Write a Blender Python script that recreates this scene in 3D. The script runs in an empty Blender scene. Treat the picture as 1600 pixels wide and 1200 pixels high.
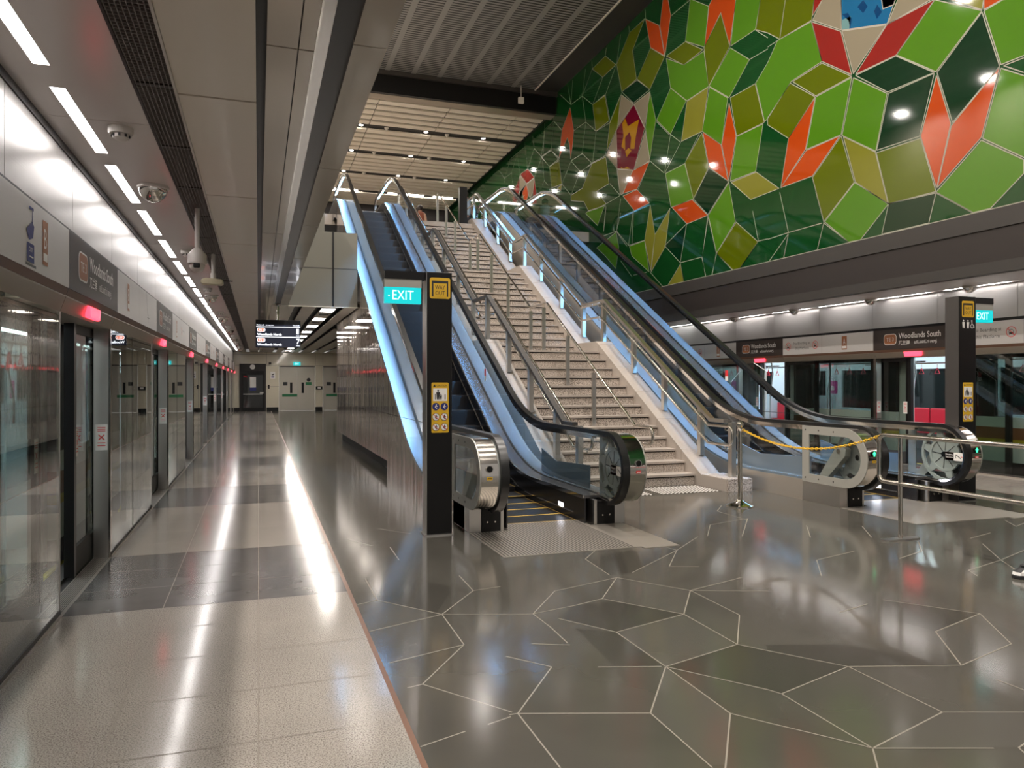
import bpy, bmesh, math, random
from mathutils import Vector, Matrix

# ------------------------------------------------------------------ camera, world, exposure
SC = bpy.context.scene
COL = SC.collection
PI = math.pi
cam_data = bpy.data.cameras.new('camera')
cam = bpy.data.objects.new('camera', cam_data)
COL.objects.link(cam)
cam.location = (0.0, 0.0, 1.5)
cam.rotation_euler = (PI / 2, 0.0, -math.atan(396 / 1160))
cam_data.sensor_width = 36.0
cam_data.lens = 1160 / 1600 * 36.0
cam_data.shift_y = -3 / 1600
cam_data.clip_end = 200
SC.camera = cam
SC.view_settings.view_transform = 'Standard'
SC.view_settings.look = 'None'
SC.view_settings.gamma = 1.0
SC.view_settings.use_curve_mapping = False
SC.view_settings.exposure = 0.4
world = bpy.data.worlds.new('world')
SC.world = world
world.use_nodes = True
world.node_tree.nodes['Background'].inputs[0].default_value = (0.9, 0.85, 0.8, 1)
world.node_tree.nodes['Background'].inputs[1].default_value = 0.3
SC.cycles.max_bounces = 8
SC.cycles.diffuse_bounces = 4
SC.cycles.glossy_bounces = 4
SC.cycles.transmission_bounces = 6
SC.cycles.transparent_max_bounces = 16
SC.cycles.caustics_reflective = False
SC.cycles.caustics_refractive = False
SC.cycles.sample_clamp_indirect = 3.0
SC.cycles.sample_clamp_direct = 30.0
SC.cycles.use_denoising = True

# lamp strengths
STRIP = 16.0        # platform strip lights
DOWN_W = 190.0      # unseen concourse downlights, watts each
SPOT_E = 160.0      # small spots in the slatted ceiling
LED_E = 75.0         # cool strip under the escalator handrails
WARM = (1.0, 0.92, 0.84)
NEUTRAL = (1.0, 0.95, 0.93)
COOL = (0.20, 0.52, 1.0)

# ------------------------------------------------------------------ materials
M = {}
def mat(name, col=(.5, .5, .5), rough=.5, metal=0.0, emit=None, estr=0.0, coat=0.0, spec=0.5, noise=None, bump=None, alpha=None):
    """Principled material; noise=(scale, amount) varies the base colour; bump=(scale xyz, strength)."""
    m = bpy.data.materials.new(name)
    m.use_nodes = True
    nt = m.node_tree
    b = nt.nodes['Principled BSDF']
    b.inputs['Base Color'].default_value = (*col, 1)
    b.inputs['Roughness'].default_value = rough
    b.inputs['Metallic'].default_value = metal
    b.inputs['Specular IOR Level'].default_value = spec
    b.inputs['Coat Weight'].default_value = coat
    b.inputs['Coat Roughness'].default_value = 0.04
    if emit:
        b.inputs['Emission Color'].default_value = (*emit, 1)
        b.inputs['Emission Strength'].default_value = estr
    if noise or bump:
        geo = nt.nodes.new('ShaderNodeNewGeometry')
    if noise:
        n = nt.nodes.new('ShaderNodeTexNoise')
        n.inputs['Scale'].default_value = noise[0]
        n.inputs['Detail'].default_value = 3
        nt.links.new(geo.outputs['Position'], n.inputs['Vector'])
        r = nt.nodes.new('ShaderNodeValToRGB')
        a = noise[1]
        r.color_ramp.elements[0].position = .38
        r.color_ramp.elements[1].position = .62
        r.color_ramp.elements[0].color = (*[max(0, c * (1 - a)) for c in col], 1)
        r.color_ramp.elements[1].color = (*[min(1, c * (1 + a)) for c in col], 1)
        nt.links.new(n.outputs[0], r.inputs[0])
        nt.links.new(r.outputs[0], b.inputs['Base Color'])
    if bump:
        mp = nt.nodes.new('ShaderNodeMapping')
        mp.inputs['Scale'].default_value = bump[0]
        nt.links.new(geo.outputs['Position'], mp.inputs['Vector'])
        n2 = nt.nodes.new('ShaderNodeTexNoise')
        n2.inputs['Scale'].default_value = 1
        n2.inputs['Detail'].default_value = 2
        nt.links.new(mp.outputs[0], n2.inputs['Vector'])
        bp = nt.nodes.new('ShaderNodeBump')
        bp.inputs['Strength'].default_value = bump[1]
        bp.inputs['Distance'].default_value = 0.02
        nt.links.new(n2.outputs[0], bp.inputs['Height'])
        nt.links.new(bp.outputs[0], b.inputs['Normal'])
    M[name] = m
    return m

def glass(name, tint, refl=1.0, rough=0.0):
    """Flat glazing: tinted see-through plus a mirror share that grows at grazing angles, as on two panes."""
    m = bpy.data.materials.new(name)
    m.use_nodes = True
    nt = m.node_tree
    nt.nodes.clear()
    out = nt.nodes.new('ShaderNodeOutputMaterial')
    mix = nt.nodes.new('ShaderNodeMixShader')
    tr = nt.nodes.new('ShaderNodeBsdfTransparent')
    tr.inputs[0].default_value = (*[c_ ** .5 for c_ in tint], 1)   # a pane has two faces
    gl = nt.nodes.new('ShaderNodeBsdfGlossy')
    gl.inputs['Roughness'].default_value = rough
    gl.inputs[0].default_value = (.95, .97, .96, 1)
    lw = nt.nodes.new('ShaderNodeFresnel')
    lw.inputs[0].default_value = 1.52
    mu = nt.nodes.new('ShaderNodeMath')
    mu.operation = 'MULTIPLY'
    mu.use_clamp = True
    mu.inputs[1].default_value = 1.8 * refl
    geo = nt.nodes.new('ShaderNodeNewGeometry')
    inv = nt.nodes.new('ShaderNodeMath'); inv.operation = 'SUBTRACT'; inv.inputs[0].default_value = 1.0
    nt.links.new(geo.outputs['Backfacing'], inv.inputs[1])
    fr = nt.nodes.new('ShaderNodeMath'); fr.operation = 'MULTIPLY'
    nt.links.new(lw.outputs[0], mu.inputs[0])
    nt.links.new(mu.outputs[0], fr.inputs[0])
    nt.links.new(inv.outputs[0], fr.inputs[1])
    nt.links.new(fr.outputs[0], mix.inputs[0])
    nt.links.new(tr.outputs[0], mix.inputs[1])
    nt.links.new(gl.outputs[0], mix.inputs[2])
    nt.links.new(mix.outputs[0], out.inputs[0])
    M[name] = m

def emis(name, col, s):
    mat(name, col, .4, emit=col, estr=s)

def granite(name, c0, c1, c2, rough, scale=260):
    """Speckled granite: three tones broken up by a fine cell pattern."""
    m = mat(name, c0, rough)
    nt = m.node_tree
    b = nt.nodes['Principled BSDF']
    geo = nt.nodes.new('ShaderNodeNewGeometry')
    v = nt.nodes.new('ShaderNodeTexNoise')
    v.inputs['Scale'].default_value = scale
    v.inputs['Detail'].default_value = 1.5
    nt.links.new(geo.outputs['Position'], v.inputs['Vector'])
    r = nt.nodes.new('ShaderNodeValToRGB')
    e = r.color_ramp.elements
    e[0].position = .36; e[0].color = (*c2, 1)
    e[1].position = .62; e[1].color = (*c1, 1)
    k = e.new(.48); k.color = (*c0, 1)
    nt.links.new(v.outputs[0], r.inputs[0])
    big = nt.nodes.new('ShaderNodeTexNoise')
    big.inputs['Scale'].default_value = 1.3
    nt.links.new(geo.outputs['Position'], big.inputs['Vector'])
    mx = nt.nodes.new('ShaderNodeMix')
    mx.data_type = 'RGBA'; mx.blend_type = 'MULTIPLY'
    mx.inputs[0].default_value = .35
    nt.links.new(r.outputs[0], mx.inputs[6])
    nt.links.new(big.outputs[0], mx.inputs[7])
    nt.links.new(mx.outputs[2], b.inputs['Base Color'])
    return m

granite('granite_light', (.39, .35, .31), (.47, .425, .38), (.20, .175, .15), .13, 150)
granite('granite_step', (.47, .40, .345), (.68, .60, .53), (.15, .125, .105), .55, 75)
granite('granite_smooth', (.44, .385, .34), (.50, .44, .39), (.34, .29, .25), .5, 200)
mat('tile_dark', (.125, .116, .110), .16, noise=(2.0, .12))
mat('tile_grey', (.080, .075, .064), .12, spec=.8, noise=(1.2, .10))
mat('tile_greydark', (.058, .054, .046), .12, spec=.8)
mat('tile_greylight', (.092, .086, .075), .12, spec=.8)
mat('joint_light', (.27, .245, .20), .5)
mat('joint_dark', (.20, .17, .14), .6)
mat('strip_bronze', (.20, .10, .06), .35, .5)
mat('plate_metal', (.46, .42, .37), .3, .6)
mat('plate_groove', (.10, .09, .08), .5, .4)
mat('cream', (.85, .78, .67), .33, coat=.15)
mat('cream_grey', (.52, .46, .38), .16, .15, coat=.4)
mat('ceiling_metal', (.78, .72, .69), .24, .25)
mat('steel', (.52, .50, .48), .28, .5, bump=((1.5, .6, 260), .06))
mat('steel_polished', (.72, .68, .63), .10, 1.0)
mat('steel_brushed', (.60, .58, .55), .30, 1.0)
mat('header_metal', (.42, .36, .29), .38, .7)
mat('header_brown', (.16, .085, .055), .5)
mat('black', (.006, .0055, .0055), .35, spec=.3)
mat('black_gloss', (.012, .011, .012), .18, coat=.3)
mat('dark', (.035, .031, .029), .5)
mat('dark_brown', (.020, .016, .015), .5, spec=.3)
mat('dark_grey', (.032, .029, .027), .5, spec=.3)
mat('rubber', (.010, .010, .010), .28)
mat('wall_cream', (.72, .66, .52), .22, coat=.3)
mat('door_grey', (.52, .49, .42), .45)
mat('mirror_bronze', (.70, .63, .57), .05, .75, bump=((.7, 4.5, .22), .34))
mat('trim_steel', (.45, .43, .41), .2, 1.0)
mat('mesh_grey', (.22, .20, .19), .5)
mat('panel_olive', (.17, .165, .14), .15, coat=.4)
mat('soffit_dark', (.035, .030, .027), .35, spec=.25)
mat('step_black', (.009, .009, .010), .45, spec=.3)
mat('step_yellow', (.62, .40, .06), .5)
mat('deck_metal', (.20, .26, .32), .25, .3)
mat('deck_grey', (.20, .20, .21), .25, .8)
mat('skirt_dark', (.04, .038, .04), .25, .6)
mat('wheel_grey', (.42, .44, .42), .45)
mat('plate_grey', (.42, .41, .37), .4, .3)
mat('brown_badge', (.36, .14, .06), .45)
mat('sign_dark', (.050, .038, .034), .45, spec=.3)
mat('sign_white', (.62, .60, .59), .35)
mat('ink_white', (.85, .83, .80), .5)
mat('ink_black', (.02, .02, .022), .5)
mat('ink_grey', (.10, .10, .10), .5)
mat('ink_red', (.72, .04, .04), .5)
mat('ink_blue', (.012, .02, .16), .5)
mat('ink_yellow', (.70, .42, .02), .45)
mat('ink_green', (.02, .18, .07), .5)
mat('plastic_white', (.66, .62, .58), .4)
mat('plastic_cream', (.62, .55, .38), .45)
mat('chain_yellow', (.80, .48, .02), .4)
mat('yellow_line', (.70, .62, .05), .5)
mat('red_seat', (.50, .02, .04), .3)
mat('train_white', (.55, .58, .57), .35)
mat('train_brown', (.22, .08, .03), .35)
mat('train_yellow', (.48, .36, .02), .35)
mat('train_inner', (.55, .66, .72), .4)
mat('dark_window', (.010, .014, .014), .06)
mat('magenta', (.45, .03, .22), .5)
mat('skin', (.45, .27, .19), .5)
mat('hair', (.02, .013, .011), .5)
mat('shirt_blue', (.42, .54, .68), .7)
mat('shirt_rust', (.30, .09, .05), .7)
mat('trouser', (.03, .03, .04), .7)
mat('shoe_white', (.72, .71, .69), .5)
# mural enamel
for n_, c_ in (('enamel_deep', (.005, .050, .011)), ('enamel_pine', (.0022, .026, .009)), ('enamel_green', (.068, .190, .009)),
               ('enamel_olive', (.088, .118, .002)), ('enamel_lime', (.185, .185, .024)), ('enamel_orange', (.42, .052, .005)),
               ('enamel_red', (.23, .016, .012)), ('enamel_white', (.24, .21, .15)), ('enamel_blue', (.010, .11, .25)),
               ('enamel_navy', (.003, .04, .13)), ('enamel_pale', (.14, .27, .28)), ('enamel_maroon', (.12, .004, .018)),
               ('enamel_gold', (.36, .18, .005))):
    mat(n_, tuple(.75 * v_ for v_ in c_), .045, spec=.35, bump=((1.1, 1.1, 1.1), .05))
mat('grout', (.26, .25, .20), .5)
# lamps
emis('lamp_strip', NEUTRAL, STRIP)
emis('lamp_spot', WARM, SPOT_E)
emis('lamp_panel', WARM, 45.0)
emis('lamp_round', WARM, 10.0)
emis('lamp_led', COOL, LED_E)
emis('lamp_red', (1.0, .04, .07), 3.2)
emis('lamp_train', (.85, .95, 1.0), 16.0)
emis('lamp_comb', (.80, .85, 1.0), 9.0)
emis('lamp_green', (.05, .9, .35), 1.6)
emis('screen_text', (.85, .88, .95), 1.6)
emis('screen_dark', (.012, .014, .026), .6)
emis('screen_badge', (.75, .22, .13), 1.0)
emis('exit_teal', (.0, .38, .41), 1.0)
emis('exit_letter', (.60, .98, .90), 1.05)
emis('exit_green', (.0, .55, .36), 1.0)
glass('glass_door', (.62, .70, .66), .95)
glass('glass_clear', (.90, .95, .95), .75)
glass('glass_dark', (.30, .34, .32), 1.0)

# ------------------------------------------------------------------ geometry helpers
class MB:
    """Collects polygons with material slots and links them as ONE mesh object."""
    def __init__(self):
        self.v, self.f, self.m, self.mats = [], [], [], []
    def slot(self, name):
        if name not in self.mats:
            self.mats.append(name)
        return self.mats.index(name)
    def poly(self, pts, mt):
        i = len(self.v)
        self.v += [tuple(p) for p in pts]
        self.f.append(tuple(range(i, i + len(pts))))
        self.m.append(self.slot(mt))
        return self
    def box(self, x0, x1, y0, y1, z0, z1, mt):
        if x0 > x1: x0, x1 = x1, x0
        if y0 > y1: y0, y1 = y1, y0
        if z0 > z1: z0, z1 = z1, z0
        i = len(self.v)
        self.v += [(x0, y0, z0), (x1, y0, z0), (x1, y1, z0), (x0, y1, z0), (x0, y0, z1), (x1, y0, z1), (x1, y1, z1), (x0, y1, z1)]
        s = self.slot(mt)
        for q in ((3, 2, 1, 0), (4, 5, 6, 7), (0, 1, 5, 4), (1, 2, 6, 5), (2, 3, 7, 6), (3, 0, 4, 7)):
            self.f.append(tuple(i + k for k in q)); self.m.append(s)
        return self
    def prism(self, pts, axis, a0, a1, mt, caps=True):
        """pts: 2D outline in the two axes other than `axis` (x: (y,z), y: (x,z), z: (x,y))."""
        def to(p, a):
            return (a, p[0], p[1]) if axis == 'x' else ((p[0], a, p[1]) if axis == 'y' else (p[0], p[1], a))
        n = len(pts); i = len(self.v); s = self.slot(mt)
        self.v += [to(p, a0) for p in pts] + [to(p, a1) for p in pts]
        for k in range(n):
            j = (k + 1) % n
            self.f.append((i + k, i + j, i + n + j, i + n + k)); self.m.append(s)
        if caps:
            self.f.append(tuple(i + k for k in range(n))[::-1]); self.m.append(s)
            self.f.append(tuple(i + n + k for k in range(n))); self.m.append(s)
        return self
    def band(self, path, t0, t1, x0, x1, mt):
        """Box section swept along a (y,z) path: from offset t0 to t1 along the path's left normal, x0..x1 wide."""
        a, b = offset(path, t0), offset(path, t1)
        i = len(self.v); n = len(path); s = self.slot(mt)
        for p, q in zip(a, b):
            self.v += [(x0, *p), (x1, *p), (x1, *q), (x0, *q)]
        for k in range(n - 1):
            for c in range(4):
                d = (c + 1) % 4
                self.f.append((i + 4 * k + c, i + 4 * k + d, i + 4 * k + 4 + d, i + 4 * k + 4 + c)); self.m.append(s)
        self.f.append((i + 3, i + 2, i + 1, i)); self.m.append(s)
        e = i + 4 * (n - 1)
        self.f.append((e, e + 1, e + 2, e + 3)); self.m.append(s)
        return self
    def tube(self, path, r, mt, n=10, closed=False):
        pts = [Vector(p) for p in path]
        i = len(self.v); s = self.slot(mt); L = len(pts)
        prev = None
        for k, p in enumerate(pts):
            if closed:
                d = pts[(k + 1) % L] - pts[k - 1]
            else:
                d = (pts[min(k + 1, L - 1)] - pts[max(k - 1, 0)])
            d.normalize()
            if prev is None:
                up = Vector((0, 0, 1)) if abs(d.z) < .9 else Vector((1, 0, 0))
                a = d.cross(up).normalized()
            else:
                a = (prev - d * prev.dot(d)).normalized()
            prev = a
            b = d.cross(a)
            for q in range(n):
                t = 2 * PI * q / n
                self.v.append(tuple(p + a * (r * math.cos(t)) + b * (r * math.sin(t))))
        for k in range(L if closed else L - 1):
            for q in range(n):
                w = (q + 1) % n; k2 = (k + 1) % L
                self.f.append((i + k * n + q, i + k * n + w, i + k2 * n + w, i + k2 * n + q)); self.m.append(s)
        if not closed:
            self.f.append(tuple(i + q for q in range(n))[::-1]); self.m.append(s)
            self.f.append(tuple(i + (L - 1) * n + q for q in range(n))); self.m.append(s)
        return self
    def lathe(self, prof, c, mt, n=20, axis='z'):
        """prof: (radius, height) pairs turned about an axis through c."""
        i = len(self.v); s = self.slot(mt); L = len(prof)
        for r, h in prof:
            for q in range(n):
                t = 2 * PI * q / n
                u, w = r * math.cos(t), r * math.sin(t)
                self.v.append((c[0] + u, c[1] + w, c[2] + h) if axis == 'z' else ((c[0] + h, c[1] + u, c[2] + w) if axis == 'x' else (c[0] + u, c[1] + h, c[2] + w)))
        for k in range(L - 1):
            for q in range(n):
                w = (q + 1) % n
                self.f.append((i + k * n + q, i + k * n + w, i + (k + 1) * n + w, i + (k + 1) * n + q)); self.m.append(s)
        self.f.append(tuple(i + q for q in range(n))[::-1]); self.m.append(s)
        self.f.append(tuple(i + (L - 1) * n + q for q in range(n))); self.m.append(s)
        return self
    def build(self, name, parent=None, smooth=False, bevel=0.0):
        me = bpy.data.meshes.new(name)
        o = Vector((0, 0, 0))
        if parent is not None:
            o = origin_of(parent)
        me.from_pydata([(a - o.x, b - o.y, c - o.z) for a, b, c in self.v], [], self.f)
        for n in self.mats:
            me.materials.append(M[n])
        me.polygons.foreach_set('material_index', self.m)
        bm = bmesh.new(); bm.from_mesh(me)
        bmesh.ops.remove_doubles(bm, verts=bm.verts, dist=1e-5)
        bmesh.ops.recalc_face_normals(bm, faces=bm.faces)
        bm.to_mesh(me); bm.free()
        if smooth:
            for p in me.polygons: p.use_smooth = True
        me.update()
        ob = bpy.data.objects.new(name, me)
        COL.objects.link(ob)
        if smooth:
            md = ob.modifiers.new('edges', 'EDGE_SPLIT'); md.split_angle = .7
        if bevel:
            md = ob.modifiers.new('bevel', 'BEVEL'); md.width = bevel; md.segments = 2; md.limit_method = 'ANGLE'
        if parent is not None:
            ob.parent = parent
        return ob

def origin_of(ob):
    o = Vector(ob.location)
    while ob.parent is not None:
        ob = ob.parent
        o = o + Vector(ob.location)
    return o

def offset(path, d):
    """Offset a (y,z) polyline by d along its left normal."""
    out = []
    n = len(path)
    for k in range(n):
        ns = []
        for a, b in ((k - 1, k), (k, k + 1)):
            if a >= 0 and b < n:
                t = Vector(path[b]) - Vector(path[a])
                if t.length > 1e-9:
                    t.normalize(); ns.append(Vector((-t.y, t.x)))
        m = sum(ns, Vector((0, 0)))
        m.normalize()
        f = d / max(.5, m.dot(ns[0]))
        out.append((path[k][0] + m.x * f, path[k][1] + m.y * f))
    return out

def fillet(pts, radii, seg=10):
    """Round the inner corners of a polyline (2D or 3D tuples)."""
    out = [tuple(pts[0])]
    for k in range(1, len(pts) - 1):
        p0, p1, p2 = Vector(pts[k - 1]), Vector(pts[k]), Vector(pts[k + 1])
        u, v = (p0 - p1).normalized(), (p2 - p1).normalized()
        r = radii[k - 1] if isinstance(radii, (list, tuple)) else radii
        ang = u.angle(v)
        if r <= 0 or ang > PI - 1e-3:
            out.append(tuple(p1)); continue
        t = r / math.tan(ang / 2)
        t = min(t, (p0 - p1).length * .49, (p2 - p1).length * .49)
        r = t * math.tan(ang / 2)
        c = p1 + (u + v).normalized() * (r / math.sin(ang / 2))
        a0, a1 = p1 + u * t - c, p1 + v * t - c
        w = a0.angle(a1)
        for q in range(seg + 1):
            f = q / seg
            out.append(tuple(c + (a0 * math.sin((1 - f) * w) + a1 * math.sin(f * w)) / math.sin(w)))
    out.append(tuple(pts[-1]))
    return out

def tag(o, label, cat, group=None):
    o['label'] = label; o['category'] = cat
    if group: o['group'] = group
    return o

def thing(name, label, cat, loc, group=None):
    o = bpy.data.objects.new(name, None)
    COL.objects.link(o)
    o.location = loc
    o.empty_display_size = .1
    return tag(o, label, cat, group)

def struct(mb, name, smooth=False, bevel=0.0):
    o = mb.build(name, None, smooth, bevel)
    o['kind'] = 'structure'
    return o

def dup(root, delta, label=None):
    """Copy a thing with its parts and sub-parts, moved by delta."""
    r = root.copy(); COL.objects.link(r)
    r.location = Vector(root.location) + Vector(delta)
    if label: r['label'] = label
    for ch in list(root.children):
        c = ch.copy(); COL.objects.link(c); c.parent = r
        for g in list(ch.children):
            d = g.copy(); COL.objects.link(d); d.parent = c
    return r

class Face:
    """A flat sheet in space to draw signs on: u to the reader's right, v up, n towards the reader."""
    def __init__(self, o, u, n, v=(0, 0, 1)):
        self.o, self.u, self.v, self.n = Vector(o), Vector(u), Vector(v), Vector(n)
        self.mb = MB(); self.lay = 1
    def at(self, x, y, k=None):
        return tuple(self.o + self.u * x + self.v * y + self.n * (.0012 * (self.lay if k is None else k)))
    def poly(self, pts, mt):
        self.mb.poly([self.at(*p) for p in pts], mt); return self
    def rect(self, x0, y0, x1, y1, mt, r=0.0):
        if r <= 0:
            return self.poly([(x0, y0), (x1, y0), (x1, y1), (x0, y1)], mt)
        pts = []
        for cx, cy, a in ((x1 - r, y0 + r, -90), (x1 - r, y1 - r, 0), (x0 + r, y1 - r, 90), (x0 + r, y0 + r, 180)):
            for q in range(6):
                t = math.radians(a + 18 * q)
                pts.append((cx + r * math.cos(t), cy + r * math.sin(t)))
        return self.poly(pts, mt)
    def disc(self, x, y, r, mt, n=20):
        return self.poly([(x + r * math.cos(2 * PI * q / n), y + r * math.sin(2 * PI * q / n)) for q in range(n)], mt)
    def ring(self, x, y, r0, r1, mt, n=24):
        for q in range(n):
            a, b = 2 * PI * q / n, 2 * PI * (q + 1) / n
            self.poly([(x + r0 * math.cos(a), y + r0 * math.sin(a)), (x + r1 * math.cos(a), y + r1 * math.sin(a)),
                       (x + r1 * math.cos(b), y + r1 * math.sin(b)), (x + r0 * math.cos(b), y + r0 * math.sin(b))], mt)
        return self
    def line(self, x0, y0, x1, y1, w, mt):
        d = Vector((x1 - x0, y1 - y0)); d.normalize()
        a = Vector((-d.y, d.x)) * (w / 2)
        return self.poly([(x0 + a.x, y0 + a.y), (x0 - a.x, y0 - a.y), (x1 - a.x, y1 - a.y), (x1 + a.x, y1 + a.y)], mt)
    def text(self, s, x, y, h, mt, width=None, center=False, sx=1.0, bold=0.0):
        vs, fs, w, hh = glyphs(s, bold)
        k = h / .7
        kx = k * sx if width is None else width / max(w, 1e-6)
        x0 = x - (w * kx / 2 if center else 0)
        i = len(self.mb.v)
        self.mb.v += [self.at(x0 + a * kx, y + b * k) for a, b in vs]
        sl = self.mb.slot(mt)
        for f in fs:
            self.mb.f.append(tuple(i + q for q in f)); self.mb.m.append(sl)
        return w * kx
    def up(self):
        self.lay += 1; return self
    def build(self, name, parent):
        return self.mb.build(name, parent)

_GL = {}
def glyphs(s, bold=0.0):
    if (s, bold) in _GL: return _GL[(s, bold)]
    cu = bpy.data.curves.new('lettering', 'FONT')
    cu.body = s; cu.size = 1.0; cu.resolution_u = 2; cu.offset = bold
    ob = bpy.data.objects.new('lettering', cu)
    COL.objects.link(ob)
    dg = bpy.context.evaluated_depsgraph_get()
    me = bpy.data.meshes.new_from_object(ob.evaluated_get(dg))
    vs = [(v.co.x, v.co.y) for v in me.vertices]
    fs = [tuple(p.vertices) for p in me.polygons]
    x0 = min([a for a, b in vs] or [0]); x1 = max([a for a, b in vs] or [0])
    vs = [(a - x0, b) for a, b in vs]
    bpy.data.objects.remove(ob); bpy.data.curves.remove(cu); bpy.data.meshes.remove(me)
    _GL[(s, bold)] = (vs, fs, x1 - x0, .7)
    return _GL[(s, bold)]

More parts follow.
